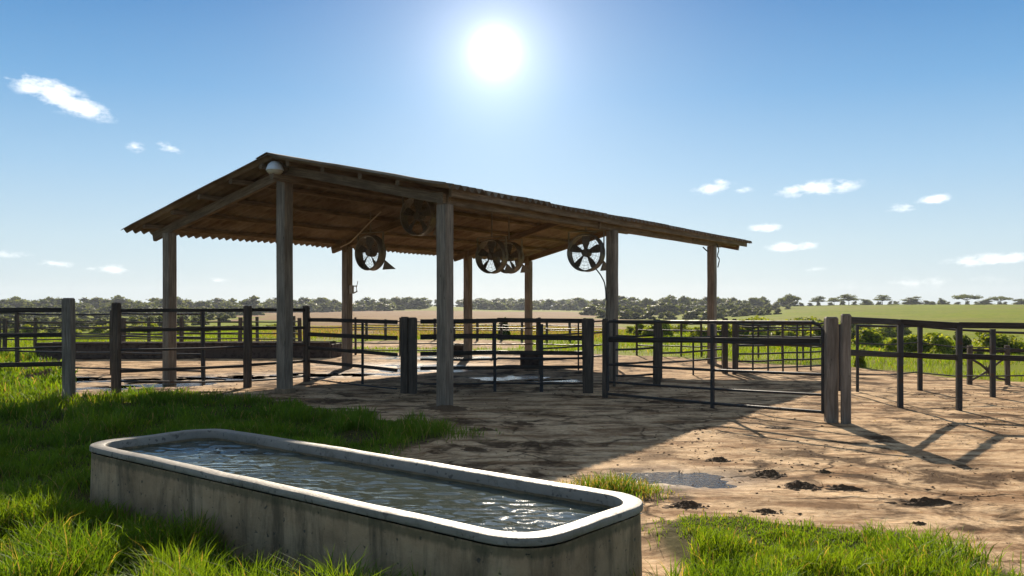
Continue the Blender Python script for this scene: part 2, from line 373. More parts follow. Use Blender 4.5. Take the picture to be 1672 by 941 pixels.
def ground_mat():
    m, nt, out = mat('yard dirt and pasture'); k = N(nt)
    ob = k.n('ShaderNodeTexCoord').outputs['Object']
    at = k.n('ShaderNodeAttribute'); at.attribute_name = 'Col'
    sp = k.n('ShaderNodeSeparateColor'); k.l(at.outputs['Color'], sp.inputs[0])
    # ---- yard: worn concrete under dried mud
    big = k.noise(ob, .42, 5, .6, .3); mid = k.noise(ob, 1.7, 6, .68, .5); fine = k.noise(ob, 14, 5, .7); grit = k.noise(ob, 70, 3, .7)
    stretch = k.noise(k.mapping(ob, rot=(0, 0, R(-28)), scale=(1.0, 3.6, 1)), 1.0, 6, .66, .4)
    tan = k.ramp(fine, [(.25, (.43, .275, .15)), (.5, (.64, .445, .265)), (.75, (.75, .565, .37))])
    brown = k.ramp(fine, [(.3, (.16, .088, .043)), (.7, (.36, .215, .115))])
    dark = k.ramp(fine, [(.3, (.035, .02, .012)), (.7, (.10, .06, .034))])
    col = k.mix(k.ramp(stretch, [(.44, 0), (.60, .95)]), tan, brown)
    md = k.math('MULTIPLY', k.ramp(mid, [(.47, 0), (.58, .92)]), k.ramp(big, [(.40, .25), (.55, 1)]))
    col = k.mix(md, col, dark)
    col = k.mix(k.math('MULTIPLY', k.ramp(grit, [(.58, 0), (.68, 1)]), .5), col, (.07, .042, .024))
    wob = k.n('ShaderNodeVectorMath', operation='ADD'); k.l(ob, wob.inputs[0])
    nz = k.n('ShaderNodeTexNoise'); nz.inputs['Scale'].default_value = 1.4; nz.inputs['Detail'].default_value = 4; k.l(ob, nz.inputs['Vector'])
    sc = k.n('ShaderNodeVectorMath', operation='SCALE'); k.l(nz.outputs['Color'], sc.inputs[0]); sc.inputs['Scale'].default_value = .9
    k.l(sc.outputs[0], wob.inputs[1])
    vo = k.n('ShaderNodeTexVoronoi', feature='DISTANCE_TO_EDGE'); vo.inputs['Scale'].default_value = .55; k.l(wob.outputs[0], vo.inputs['Vector'])
    crack = k.ramp(vo.outputs['Distance'], [(0, 1), (.022, 0)])
    crack = k.math('MULTIPLY', crack, k.ramp(k.noise(ob, .9, 3), [(.42, 0), (.55, 1)]))
    col = k.mix(k.math('MULTIPLY', crack, .85), col, (.05, .03, .018))
    # wet ground: stays dark round the puddles (baked as a material mask in the blue channel)
    wet = sp.outputs[2]
    col = k.mix(k.math('MULTIPLY', wet, .7), col, k.mix(.5, col, (.07, .045, .028), 'MULTIPLY'))
    # ---- lawn soil / thatch
    soil = k.ramp(fine, [(.3, (.035, .032, .012)), (.6, (.075, .065, .024)), (.8, (.14, .10, .05))])
    col = k.mix(sp.outputs[0], col, soil)
    # ---- pasture and dry field beyond
    pn = k.noise(ob, .05, 5, .6); pf = k.noise(k.mapping(ob, scale=(1, 1, 1)), .9, 6, .7); pm = k.noise(ob, .28, 4, .6)
    green = k.ramp(pf, [(.25, (.09, .135, .006)), (.5, (.19, .235, .010)), (.75, (.28, .29, .02))])
    green = k.mix(k.ramp(pm, [(.5, 0), (.7, .6)]), green, (.27, .235, .05))
    green = k.mix(k.ramp(pn, [(.5, 0), (.66, .55)]), green, (.20, .19, .04))
    pl = k.noise(k.mapping(ob, scale=(.03, .35, 1)), 1, 4, .6)
    green = k.mix(k.ramp(pl, [(.48, 0), (.62, .45)]), green, (.13, .15, .02))
    dry = k.ramp(pf, [(.25, (.17, .10, .05)), (.55, (.29, .18, .095)), (.8, (.38, .25, .14))])
    dry = k.mix(k.ramp(pm, [(.5, 0), (.75, .5)]), dry, (.30, .26, .12))
    dry = k.mix(k.ramp(pl, [(.47, 0), (.6, .6)]), dry, (.19, .115, .06))
    field = k.mix(at.outputs['Alpha'], green, dry)
    col = k.mix(sp.outputs[1], field, col)
    h = k.math('ADD', k.math('MULTIPLY', fine, .6), k.math('ADD', k.math('MULTIPLY', grit, .25), k.math('ADD', k.math('MULTIPLY', mid, .8), k.math('MULTIPLY', crack, -.8))))
    hv = k.n('ShaderNodeTexVoronoi', feature='F1'); hv.inputs['Scale'].default_value = 4.2; k.l(ob, hv.inputs['Vector'])
    hoof = k.math('MULTIPLY', k.ramp(hv.outputs['Distance'], [(.0, 1), (.26, 1), (.36, 0)]), k.ramp(k.noise(ob, .8, 3), [(.47, 0), (.6, 1)]))
    h = k.math('SUBTRACT', h, k.math('MULTIPLY', hoof, .7))
    rough = k.math('SUBTRACT', .88, k.math('MULTIPLY', wet, .22))
    k.bsdf(out, col, rough, k.math('ADD', .02, k.math('MULTIPLY', wet, .2)), k.bump(h, .55, .03)); return m
M['ground'] = ground_mat()

def build_ground():
    az = np.concatenate([np.linspace(-180, -41, 60), np.linspace(-40, 40, 620), np.linspace(41, 180, 60)]) * math.pi / 180
    rr = np.concatenate([[0.02, .2, .4], np.geomspace(.7, 30, 520), np.geomspace(30.6, 1500, 190)])
    A, D = np.meshgrid(az, rr)
    X = np.sin(A) * D; Y = np.cos(A) * D
    Z = ground_z(X, Y)
    lawn, yard = masks(X, Y)
    px = 836 + F * np.tan(np.clip(A, -1.4, 1.4))
    nz = fbm(X / 30, Y / 30, 41, 3) - .5
    dry = sstep(380, 450, px + nz * 260) * (1 - sstep(960, 1090, px + nz * 300)) * sstep(40, 52, D + nz * 30)
    dry = dry * (1 - sstep(430, 470, D + nz * 60) * sstep(630, 655, px))
    dry = dry + .18 * (1 - dry) * sstep(.5, .7, fbm(X / 25, Y / 25, 61, 3))
    wet = np.zeros_like(X)
    for qx, qy, rx, ry in PUD:
        wet = np.maximum(wet, np.exp(-(((X - qx) / rx) ** 2 + ((Y - qy) / ry) ** 2) * .45))
    V = np.stack([X, Y, Z], -1).reshape(-1, 3)
    o = grid_mesh('ground', X, Y, Z, M['ground'], smooth=True)
    a = o.data.color_attributes.new('Col', 'FLOAT_COLOR', 'POINT')
    a.data.foreach_set('color', np.stack([lawn, yard, wet, dry], -1).astype(np.float32).ravel())
    tag(o, kind='structure'); return o
build_ground()
for i, (px, py, rx, ry) in enumerate(PUD):
    n = 40; t = np.linspace(0, 2 * math.pi, n, endpoint=False)
    mb = MB(); mb.v.append(np.stack([px + rx * 1.75 * np.cos(t), py + ry * 1.75 * np.sin(t), np.full(n, PUD_Z)], 1)); mb.n = n
    mb.f.append(tuple(range(n)))
    tag(mb.build('puddle', M['puddle'], origin=(px, py, PUD_Z)), kind='structure')

# ------------------------------------------------------------------ cattle shed
rV = np.array((.555, .832)); rV /= np.linalg.norm(rV)      # along the ridge
gV = np.array((rV[1], -rV[0]))                              # across, from the far eave to the near eave
E0 = np.array((-6.45, 16.15)); W = 6.58; RT = W / 2; RZ = 3.93; SF, SN = .25, .212
def bp(s, t, z): q = E0 + rV * s + gV * t; return np.array((q[0], q[1], z))
def roofz(t): return RZ - (SF * (RT - t) if t < RT else SN * (t - RT))
r3, g3 = np.array((*rV, 0)), np.array((*gV, 0))
S0, S1, OF, ON = -.486, 12.92, .85, .32
shed = thing('cattle_shed', tuple(bp(6, RT, 0)), 'open-sided cattle shed with rusty corrugated gable roof on grey timber posts', 'shed')
def post(s, t, top, w=.19, name='post'):
    mb = MB(); mb.beam(bp(s, t, -.1), bp(s, t, top), w, w, up=r3, ch=.016, segs=7, jit=.0035); return mb.build(name, M['post'], shed)
FAR = [0, 4.68, 9.4, 12.55]; NEAR = [0, 5.32, 10.78]
for s in FAR: post(s, 0, roofz(0) - .27)
for s in NEAR: post(s, W, roofz(W) - .285)
post(0, RT - .12, RZ - .3, .205)
MB().beam(bp(0, RT - .12, -.1), bp(0, RT - .12, .09), .27, .27, up=r3, ch=.03, segs=2, jit=.006).build('footing', M['concrete'], shed)
for s in FAR:                                               # rafters
    ext_n = .02
    MB().beam(bp(s, -.48, roofz(-.48) - .20), bp(s, RT, RZ - .20), .075, .17, segs=5, jit=.003).build('rafter', M['beam'], shed)
    MB().beam(bp(s, RT + .01, RZ - .20), bp(s, W + .08, roofz(W + .08) - .205), .075, .15, segs=5, jit=.003).build('rafter', M['beam'], shed)
for t in (-.3, .55, 1.4, 2.25, 3.0):                        # purlins under the far slope
    MB().beam(bp(S0 + .1 + random.uniform(0, .08), t, roofz(t) - .075), bp(S1 - .08, t, roofz(t) - .075), .075, .085, segs=9, jit=.004).build('purlin', M['beam'], shed)
for t in (3.6, 4.4, 5.2, 5.95):
    MB().beam(bp(S0 + .16, t, roofz(t) - .078), bp(S1 - .08, t, roofz(t) - .078), .075, .085, segs=9, jit=.004).build('purlin', M['beam'], shed)
MB().beam(bp(S0 + .1, RT, RZ - .34), bp(S1 - .2, RT, RZ - .34), .08, .12, segs=9, jit=.003).build('ridge_beam', M['beam'], shed)
MB().beam(bp(-.12, W, roofz(W) - .20), bp(11.3, W, roofz(W) - .20), .11, .17, segs=12, jit=.003).build('eave_beam', M['beam'], shed)
MB().beam(bp(S0 + .35, W + .2, roofz(W + .2) - .085), bp(S1 - .12, W + .2, roofz(W + .2) - .085), .05, .13, segs=12, jit=.003).build('fascia_board', M['beam'], shed)
MB().beam(bp(11.2, W + .02, roofz(W) - .155), bp(S1 - .3, W + .02, roofz(W) - .155), .07, .10, segs=3, jit=.003).build('eave_beam', M['beam'], shed)
def sheet(t0, t1):
    per, amp, spw = .175, .036, 8
    ns = int((S1 - S0) / per * spw); ss = np.linspace(S0, S1, ns); nt_ = 13
    tt = np.linspace(t0, t1, nt_)
    Sg, Tg = np.meshgrid(ss, tt, indexing='ij')
    Zg = np.array([roofz(t) for t in tt])[None, :] + amp * np.sin((Sg - S0) / per * 2 * math.pi)
    lap = np.floor((Sg - S0) / .99)                          # separate sheets: each lies and ends a little differently
    Zg = Zg + (vnoise(lap * 3.7, np.floor((Tg - t0) / 1.4) * 2.1, 71) - .5) * .012
    edge = (vnoise(lap * 5.1, lap * 0 + 3, 73) - .5) * .09
    Tg = Tg + edge * (np.abs(Tg - (t0 if abs(t0 - RT) > abs(t1 - RT) else t1)) < .01)
    Sg = Sg + (vnoise(Tg * 4, Tg * 0, 75) - .5) * .02 * ((Sg < S0 + .01) | (Sg > S1 - .01))
    Xg = E0[0] + rV[0] * Sg + gV[0] * Tg; Yg = E0[1] + rV[1] * Sg + gV[1] * Tg
    off = np.array(shed.location); V = np.stack([Xg, Yg, Zg], -1) - off
    top = V.reshape(-1, 3); bot = top - np.array((0, 0, .006)); n, m_ = Xg.shape
    i, j = np.meshgrid(np.arange(n - 1), np.arange(m_ - 1), indexing='ij'); a = (i * m_ + j).ravel(); K = n * m_
    q1 = np.stack([a, a + m_, a + m_ + 1, a + 1], 1); q2 = np.stack([a + K, a + 1 + K, a + m_ + 1 + K, a + m_ + K], 1)
    ring = np.concatenate([np.arange(m_), (np.arange(1, n) * m_ + m_ - 1), ((n - 1) * m_ + np.arange(m_ - 2, -1, -1)), (np.arange(n - 2, 0, -1) * m_)])
    r2 = np.roll(ring, -1); q3 = np.stack([ring, r2, r2 + K, ring + K], 1)
    L = np.concatenate([q1, q2, q3])
    o = raw_mesh('roof_sheets', np.concatenate([top, bot]), L.ravel(), np.arange(len(L)) * 4, np.full(len(L), 4), M['roof'], parent=shed)
    uv = o.data.uv_layers.new(name='UVMap'); UVv = np.stack([Sg, Tg], -1).reshape(-1, 2); UVv = np.concatenate([UVv, UVv + 31.7])
    uv.data.foreach_set('uv', UVv[L.ravel()].astype(np.float32).ravel())
    return o
sheet(-OF, RT + .005); sheet(RT + .01, W + ON)
cap = MB()
rings = []
for s in np.linspace(S0 - .01, S1 + .01, 14):
    j = random.uniform(-.006, .006)
    rings.append([bp(s, RT - .26, roofz(RT - .26) + .034 + j), bp(s, RT, RZ + .045 + j), bp(s, RT + .26, roofz(RT + .26) + .036 + j),
                  bp(s, RT + .26, roofz(RT + .26) + .028 + j), bp(s, RT, RZ + .037 + j), bp(s, RT - .26, roofz(RT - .26) + .026 + j)])
cap.grid(rings); cap.build('ridge_cap', M['roof'], shed)
# bolted plates where rafters meet the posts
for s in FAR[1:]:
    MB().beam(bp(s - .10, .02, roofz(0) - .40), bp(s - .10, .02, roofz(0) - .12), .14, .02, up=r3).build('cleat', M['beam'], shed)

# ---- things on the shed
def fan_proto():
    f = thing('barn_fan', (0, 0, 0))
    Rr, D = .37, .21                                           # front faces local -X
    h = MB(); a = np.linspace(0, 2 * math.pi, 49)
    prof = [(-D / 2, Rr - .02), (-D / 2 - .012, Rr), (-D / 2 + .02, Rr + .012), (0, Rr), (D / 2 - .02, Rr + .012), (D / 2, Rr), (D / 2, Rr - .02), (0, Rr - .018)]
    h.grid([[(x, r * math.cos(t), r * math.sin(t)) for x, r in prof] for t in a], cap=False)
    dr = h.build('drum', M['fan'], f)
    for x, nm in ((-D / 2, 'front_guard'), (D / 2, 'rear_guard')):
        w = MB()
        for r in (.12, .19, .26, .32):
            w.tube([(x - .015 * (1 - r / Rr), r * math.cos(t), r * math.sin(t)) for t in np.linspace(0, 2 * math.pi, 33)], .0022, 4, cap=False)
        for t in np.linspace(0, 2 * math.pi, 20, endpoint=False):
            w.tube([(x - .015, .07 * math.cos(t), .07 * math.sin(t)), (x, (Rr - .01) * math.cos(t), (Rr - .01) * math.sin(t))], .0022, 4)
        w.build(nm, M['fan'], dr)
    mo = MB(); mo.grid([[(x, r * math.cos(t), r * math.sin(t)) for t in np.linspace(0, 2 * math.pi, 20, endpoint=False)] for x, r in
                        ((-.09, .02), (-.085, .07), (-.02, .085), (.1, .085), (.14, .06), (.145, .02))]); mo = mo.build('motor', M['blade'], f, smooth=False)
    for kx in range(5):
        t0 = kx * 2 * math.pi / 5 + .35; b = MB(); rings = []
        for r, c, tw in ((.07, .035, .9), (.13, .055, .75), (.22, .08, .6), (.30, .09, .5), (.335, .065, .45)):
            u = np.array((0, math.cos(t0), math.sin(t0))); v = np.array((0, -math.sin(t0), math.cos(t0))); ax = np.array((1., 0, 0))
            cdir = v * math.cos(tw) + ax * math.sin(tw); nn = np.cross(u, cdir); o = u * r - ax * .03
            rings.append([o - cdir * c + nn * .003, o + nn * .012, o + cdir * c + nn * .003, o + cdir * c - nn * .003, o + nn * .004, o - cdir * c - nn * .003])
        b.grid(rings); b.build('blade', M['blade'], mo)
    y = MB()
    y.beam((0, -Rr - .015, -.05), (0, -Rr - .015, .42), .05, .012, up=(0, 1, 0), ch=.002); y.beam((0, Rr + .015, -.05), (0, Rr + .015, .42), .05, .012, up=(0, 1, 0), ch=.002)
    y.beam((0, -Rr - .02, .43), (0, Rr + .02, .43), .05, .014, ch=.002)
    y.build('yoke', M['fan'], f)
    hp = MB(); hp.tube([(0, 0, .43), (0, 0, 1.0)], .016, 8); hp.build('hanger_rod', M['fan'], f)
    tp = MB(); tp.v.append(np.array([(.1, -.33, -.16), (.34, -.40, -.34), (.1, -.26, -.36), (.1, -.35, -.165), (.34, -.42, -.345), (.1, -.28, -.365)])); tp.n = 6
    tp.f += [(0, 2, 1), (3, 4, 5), (0, 1, 4, 3), (1, 2, 5, 4), (2, 0, 3, 5)]; tp.uv = []
    tp.build('bracket_plate', M['fan'], f)
    return f
fp = fan_proto()
fans = [(605, 413, 18.3, 'round barn fan hung beside the far post with the grey switch box'),
        (684, 353, 16.4, 'dusky barn fan close under the roof, partly behind the nearest post'),
        (803, 419, 19.0, 'left one of the two overlapping barn fans at mid roof'),
        (831, 421, 20.5, 'right one of the two overlapping barn fans, partly hidden by its neighbour'),
        (957, 413, 17.2, 'barn fan beside a near post with a cable drooping below it')]
for i, (px, py, d, lab) in enumerate(fans):
    f = fp if i == 0 else copy_tree(fp)
    x = (px - 836) / F * d; z = CAM + (HOR - py) / F * d
    place(f, (x, d, z), math.atan2(rV[1], rV[0]) + R((-4, 3, 0, -3, 5)[i]))
    tag(f, lab, 'fan', 'barn fans hanging under the shed roof')
    q = np.array((x, d)) - E0; t = q.dot(gV); top = roofz(t) - .06 - z
    for ch in f.children:                                     # the rod reaches the roof timbers
        if ch.name.startswith('hanger_rod'):
            ch.data = ch.data.copy() if i else ch.data
            for v in ch.data.vertices:
                if v.co.z > .5: v.co.z = max(top, .45)
# dome flood lamp at the ridge post
def lathe(prof, n=24, c=(0, 0, 0)):
    return [[(c[0] + r * math.cos(t), c[1] + r * math.sin(t), c[2] + z) for t in np.linspace(0, 2 * math.pi, n, endpoint=False)] for r, z in prof]
lp = bp(-.30, RT - .02, 3.72)
lamp = thing('dome_lamp', tuple(lp), 'white dome lamp with ribbed lens at the top of the ridge post', 'lamp')
m1 = MB(); m1.grid(lathe([(.02, .13), (.06, .12), (.11, .075), (.14, .0), (.145, -.02), (.12, -.02), (.10, .03)], c=lp)); hd = m1.build('hood', M['white'], lamp, smooth=True)
m1 = MB(); m1.grid(lathe([(.132, -.012), (.128, -.05), (.09, -.085), (.03, -.1)], c=lp)); m1.build('lens', M['lens'], hd, smooth=True, origin=tuple(lp))
m1 = MB(); m1.beam(lp + np.array((0, 0, .11)), bp(-.02, RT - .02, 3.80), .05, .04); m1.build('arm', M['fan'], lamp)
for px, py, d, lab in ((637, 342, 16.9, 'pale flat ceiling lamp under the roof left of the dusky fan'), (823, 367, 19.6, 'pale flat ceiling lamp above the two overlapping fans')):
    x = (px - 836) / F * d; t = (np.array((x, d)) - E0).dot(gV); zz = roofz(t) - .15
    cl = thing('ceiling_lamp', (x, d, zz), lab, 'lamp', 'flat ceiling lamps in the shed')
    m1 = MB(); m1.grid(lathe([(.05, .12), (.06, .03), (.20, .015), (.205, .0), (.19, -.008)], c=(x, d, zz))); hd = m1.build('shade', M['white'], cl)
    m1 = MB(); m1.grid(lathe([(.185, -.006), (.16, -.03), (.06, -.045)], c=(x, d, zz))); m1.build('lens', M['lens'], hd, smooth=True, origin=(x, d, zz))
def cable(name, pts, r, m, label):
    P = np.array(pts, float); t = np.linspace(0, len(P) - 1, len(P) * 6)
    Q = np.stack([np.interp(t, np.arange(len(P)), P[:, c]) for c in range(3)], 1)
    for _ in range(3): Q[1:-1] = (Q[:-2] + Q[1:-1] * 2 + Q[2:]) / 4
    mb = MB(); mb.tube(Q, r, 6); return tag(mb.build(name, m, origin=tuple(Q[0])), label, 'cable')
def pt(px, py, d): return ((px - 836) / F * d, d, CAM + (HOR - py) / F * d)
cable('power_cable', [pt(622, 346, 17.4), pt(603, 364, 17.7), pt(590, 378, 18), pt(580, 388, 18.6), pt(572, 396, 19.4), pt(556, 404, 19.7)], .014, M['palecable'], 'pale power cable looping from the rafter down to the far post')
cC = bp(5.32, W, 0)
cable('power_cable', [pt(972, 438, 17.2), pt(980, 448, 17.1), pt(987, 461, 16.98), pt(989, 474, 16.9), pt(989.5, 490, 16.88)], .013, M['cable'], 'dark cable drooping from a fan to the near shed post')
dD = bp(10.78, W, 0)
cable('power_cable', [pt(1148, 404, 21.3), pt(1152, 408, 21.35), pt(1156, 411, 21.38)], .016, M['cable'], 'short dark wire under the eave on the left of the last near post')
cable('power_cable', [pt(1170, 398, 21.5), pt(1174, 408, 21.5), pt(1171, 418, 21.5), pt(1175, 424, 21.5), pt(1172, 437, 21.5)], .014, M['cable'], 'tangled wire hanging on the right of the last near post')
sw = pt(574, 472, 19.9)
sb = thing('switch_box', sw, 'grey switch box with a wire loop on the far shed post', 'switch')
m1 = MB(); m1.beam((sw[0], sw[1], sw[2] - .11), (sw[0], sw[1], sw[2] + .08), .11, .07, up=r3); m1.build('box', M['palecable'], sb)
m1 = MB(); m1.tube([(sw[0] + .03, sw[1], sw[2] + .06), (sw[0] + .11, sw[1] - .02, sw[2] + .07), (sw[0] + .13, sw[1] - .02, sw[2] - .06), (sw[0] + .04, sw[1], sw[2] - .1)], .018, 6)
m1.tube([(sw[0] + .12, sw[1] - .02, sw[2] + .04), (sw[0] + .15, sw[1] - .02, sw[2] + .18)], .008, 5); m1.build('wire_loop', M['palecable'], sb)

# ------------------------------------------------------------------ fences, gates, posts
def gz(x, y): return float(ground_z(np.array([x]), np.array([y]))[0])
def sgz(x, y): return min(gz(x, y), .03)
def lone_post(px, py, top, w, label, m='gpost', group='stout posts of the pen front', taper=1.0):
    x, y = gp(px, py); mb = MB()
    mb.beam((x, y, -.12), (x, y, top - .02), w, w, up=(.1, 1, 0), ch=.014, segs=6, jit=.004, w1=w * taper, h1=w * taper)
    mb.beam((x, y, top - .02), (x, y, top), w * taper * .98, w * taper * .98, up=(.1, 1, 0), ch=.02, segs=1, jit=.004, w1=w * .8 * taper, h1=w * .8 * taper)
    return tag(mb.build('gate_post' if 'gate' in label else 'fence_post', M[m], origin=(x, y, 0)), label, 'post', group)
def fence(name, label, cat, path, rails, posts=(), ups=(), pm='darkwood', group=None):
    """path: ground points; rails: (z, kind, size) ; posts: (x, y, h, w) ; ups: (x, y, h, r)"""
    root = thing(name, (path[0][0], path[0][1], 0), label, cat, group)
    P = [np.array((p[0], p[1], 0.)) for p in path]
    for z, kind, sz in rails:
        mb = MB()
        zs = z if isinstance(z, (tuple, list)) else [z] * len(P)
        for a, b, za, zb in zip(P[:-1], P[1:], zs[:-1], zs[1:]):
            o0, o1 = np.array((0, 0, za + random.uniform(-.012, .012))), np.array((0, 0, zb + random.uniform(-.012, .012)))
            L = np.linalg.norm(b - a)
            if kind == 'wood': mb.beam(a + o0, b + o1, .035, sz, ch=.008, segs=max(2, int(L / .7)), jit=.005)
            else:
                k = max(2, int(L / .6)); t = np.linspace(0, 1, k + 1)[:, None]
                pts = (a + o0) * (1 - t) + (b + o1) * t; pts[:, 2] -= (.03 if kind == 'wire' else .012) * np.sin(t[:, 0] * math.pi)
                pts[1:-1] += rng.normal(0, .004, (k - 1, 3)); mb.tube(pts, sz, 7)
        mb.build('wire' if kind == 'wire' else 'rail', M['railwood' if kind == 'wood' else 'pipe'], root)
    for x, y, h, w in posts:
        mb = MB(); mb.beam((x, y, -.1), (x + random.uniform(-.02, .02), y, h), w, w, up=(.15, 1, 0), ch=.012, segs=5, jit=.004)
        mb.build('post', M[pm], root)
    for x, y, h, r in ups:
        mb = MB(); mb.beam((x, y, sgz(x, y) - .03), (x, y, h), r * 2, r * 2, up=(.1, 1, 0), ch=.006, segs=3, jit=.002)
        mb.build('upright', M['pipe'], root)
    return root
def g(px, py): return gp(px, py)
P1, P2, P3, P4, P5, P6, P7, P8, P9 = g(112, 652), g(190, 643), g(404, 633), g(501, 624), g(667, 642), g(958, 641), g(987, 650), g(1357, 690), g(1381, 693)
lone_post(112, 652, 1.6, .15, 'tall grey fence post at the left lawn edge, leftmost of the pen front')
lone_post(190, 643, 1.53, .125, 'dark fence post just right of the tall grey one at the lawn edge', 'darkwood')
fence('pen_fence', 'three-railed fence running out of the picture left of the tall grey post', 'fence',
      [(-10.4, 12.4), P1], [(1.41, 'wood', .07), (1.02, 'wood', .07), (.82, 'pipe', .016), (.57, 'wood', .07)],
      [(-10.4, 12.4, 1.5, .13)])
fence('pen_fence', 'five-railed dark fence in front of the left shed post', 'fence',
      [P2, P3, P4], [((1.40, 1.4, 1.39), 'wood', .06), ((1.07, 1.06, 1.05), 'wood', .055), ((.74, .73, .72), 'pipe', .022), ((.38, .40, .40), 'wood', .05), ((.2, .12, .12), 'pipe', .018)],
      [(*P3, 1.47, .12), (*P4, 1.47, .11)], [(*g(332, 626), 1.37, .025)])
m_p5 = [(P5[0] - .09, P5[1]), (P5[0] + .09, P5[1] - .05)]
fence('pen_fence', 'low four-railed fence between the two post rows under the shed, left of the twin posts', 'fence',
      [(P4[0] + .05, P4[1] - .03), (P5[0] - .2, P5[1] + .02)], [(1.21, 'wood', .07), (.92, 'wood', .075), (.655, 'wood', .06), (.395, 'wood', .06), (.08, 'pipe', .014)], [], [(*g(592, 628), 1.19, .022)])
tw = [lone_post(661, 643, 1.29, .13, 'left one of the twin dark posts leaning together by the nearest shed post', 'darkwood'),
      lone_post(674.2, 643.5, 1.28, .125, 'right one of the twin dark posts leaning together by the nearest shed post', 'darkwood')]
fence('pen_fence', 'heavy fence behind the nearest shed post, from twin posts to the tapered post', 'fence',
      [(P5[0] + .2, P5[1]), g(812, 640), (P6[0] - .06, P6[1])], [(1.22, 'wood', .075), (.94, 'wood', .085), (.67, 'wood', .07), (.57, 'pipe', .02), (.42, 'wood', .06), (.16, 'pipe', .016)],
      [], [(*g(808, 640), 1.2, .024), (*g(884, 640), 1.16, .03)])
lone_post(960, 642, 1.26, .17, 'stout dark post narrowing at its foot, left of the long gate', 'darkwood', taper=1.25)
lone_post(988, 650, 1.27, .095, 'slim dark gate post at the hinge end of the long gate', 'darkwood')
lone_post(1357, 690, 1.34, .15, 'brown gate post with a broken top at the latch end of the long gate')
lone_post(1381, 693, 1.38, .107, 'pale square fence post just right of the broken-topped gate post')
# the long gate
gate = thing('pipe_gate', (P7[0], P7[1], 0), 'long pipe gate with rounded corner standing half in the shed shadow', 'gate')
a, b = np.array((*P7, 0.)), np.array((*P8, 0.)); dv = (b - a); dv /= np.linalg.norm(dv); a = a + dv * .07; b = b - dv * .11
def gl(t, z): return a + (b - a) * t + np.array((0, 0, z))
top = [gl(0, .12), gl(0, 1.2), gl(.01, 1.225), gl(.96, 1.265), gl(.985, 1.235), gl(1, 1.17), gl(1, .1)]
gf = MB().tube(top, .024, 8).build('frame', M['pipe'], gate)
for z0, z1, r in ((.97, .98, .02), (.54, .6, .02), (.26, .34, .018), (.07, .12, .022)):
    MB().tube([gl(t, z0 + (z1 - z0) * t - .01 * math.sin(t * 3.14)) for t in np.linspace(0, 1, 9)], r, 7).build('rail', M['pipe'], gate)
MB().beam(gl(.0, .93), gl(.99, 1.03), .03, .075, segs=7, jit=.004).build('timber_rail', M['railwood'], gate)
q = np.array((*g(1178, 667), 0)); tq = (q - a).dot(dv) / np.linalg.norm(b - a)
MB().beam(gl(tq, .02), gl(tq, 1.22), .05, .05, up=dv, ch=.006).build('upright', M['pipe'], gate)
for z in (1.12, .82, .6, .36): MB().tube([gl(1, z), gl(1, z) + dv * .06], .018, 6).build('hinge', M['pipe'], gf, origin=(P7[0], P7[1], 0))
# right-hand fence
q1, q2 = g(1470, 667), g(1566, 671)
fence('pen_fence', 'two-railed brown fence running off the right edge across the sunlit dirt', 'fence',
      [P9, q1, q2, (7.6, 11.2)], [((1.30, 1.235, 1.21, 1.21), 'wood', .085), ((.89, .76, .755, .75), 'wood', .075)], [(7.6, 11.2, 1.24, .07)], [(*q1, 1.22, .036), (*q2, 1.2, .036)], group=None)
q3, q4 = g(1502, 638), g(1621, 649)
fence('pen_fence', 'thin wire fence with two slim posts just behind the right-hand rail fence', 'fence',
      [g(1400, 641), q3, q4, (9.6, 13.2)], [((1.14, 1.12, 1.05, 1.05), 'pipe', .02), ((.85, .84, .80, .8), 'wire', .009), ((.30, .32, .34, .5), 'wire', .012)], [], [(*g(1400, 641), 1.15, .022), (*q3, 1.14, .036), (*q4, 1.1, .036), (9.6, 13.2, 1.1, .03)])
q5, q6 = g(1583, 628), g(1645, 630)
xb = fence('brace_panel', 'small cross-braced panel at the pasture edge on the right', 'fence',
           [(q5[0] - .02, q5[1]), q6, (10.6, 15.9)], [(.64, 'wood', .05), (.53, 'wood', .04)], [(*q5, .73, .085), (*q6, .74, .08)])
A5, A6 = np.array((*q5, 0)), np.array((*q6, 0))
def xl(t, z): return A5 + (A6 - A5) * t + np.array((0, 0, z))
MB().tube([xl(0, .5), xl(.3, .38), xl(.5, .26), xl(.75, .13), xl(1, .1)], .025, 6).build('brace', M['darkwood'], xb)
MB().tube([xl(0, .06), xl(.25, .16), xl(.5, .26), xl(.8, .44), xl(1, .52)], .02, 6).build('brace', M['darkwood'], xb)
kn = MB()
for k in range(9):
    t = k * .7; kn.tube([xl(.5, .27), xl(.5 + .13 * math.cos(t), .27 + .11 * math.sin(t))], .022, 5, r1=.006)
kn.build('wire_knot', M['darkwood'], xb)
# rear pens
def hfence(px0, px1, d0, d1, n, rails, h, label, w=.08, kind='pipe', ups=0, cat='fence', drop=False, pm='darkwood'):
    pts = []
    for i in range(n + 1):
        t = i / n; px = px0 + (px1 - px0) * t + (random.uniform(-4, 4) if 0 < i < n else 0); d = d0 + (d1 - d0) * t
        pts.append(((px - 836) / F * d, d))
    U = []
    for i in range(n):
        for j in range(ups):
            t = (j + 1) / (ups + 1); U.append((pts[i][0] + (pts[i + 1][0] - pts[i][0]) * t, pts[i][1] + (pts[i + 1][1] - pts[i][1]) * t, max(rails) + .02, .018))
    return fence('rear_fence', label, cat, pts, [(z, kind, .02 if kind == 'pipe' else .05) for z in rails], [(*p, h + random.uniform(-.04, .05), w) for p in pts], U, pm=pm)
hfence(-120, 332, 19.6, 17.6, 3, (1.30, .82, .47, .13), 1.36, 'pipe fence between the pen front and the long dark feed bunk', .075)
hfence(-90, 490, 25.4, 26.2, 6, (.97, .82, .62, .46), 1.08, 'low multi-rail fence along the back of the long dark feed bunk', .1)
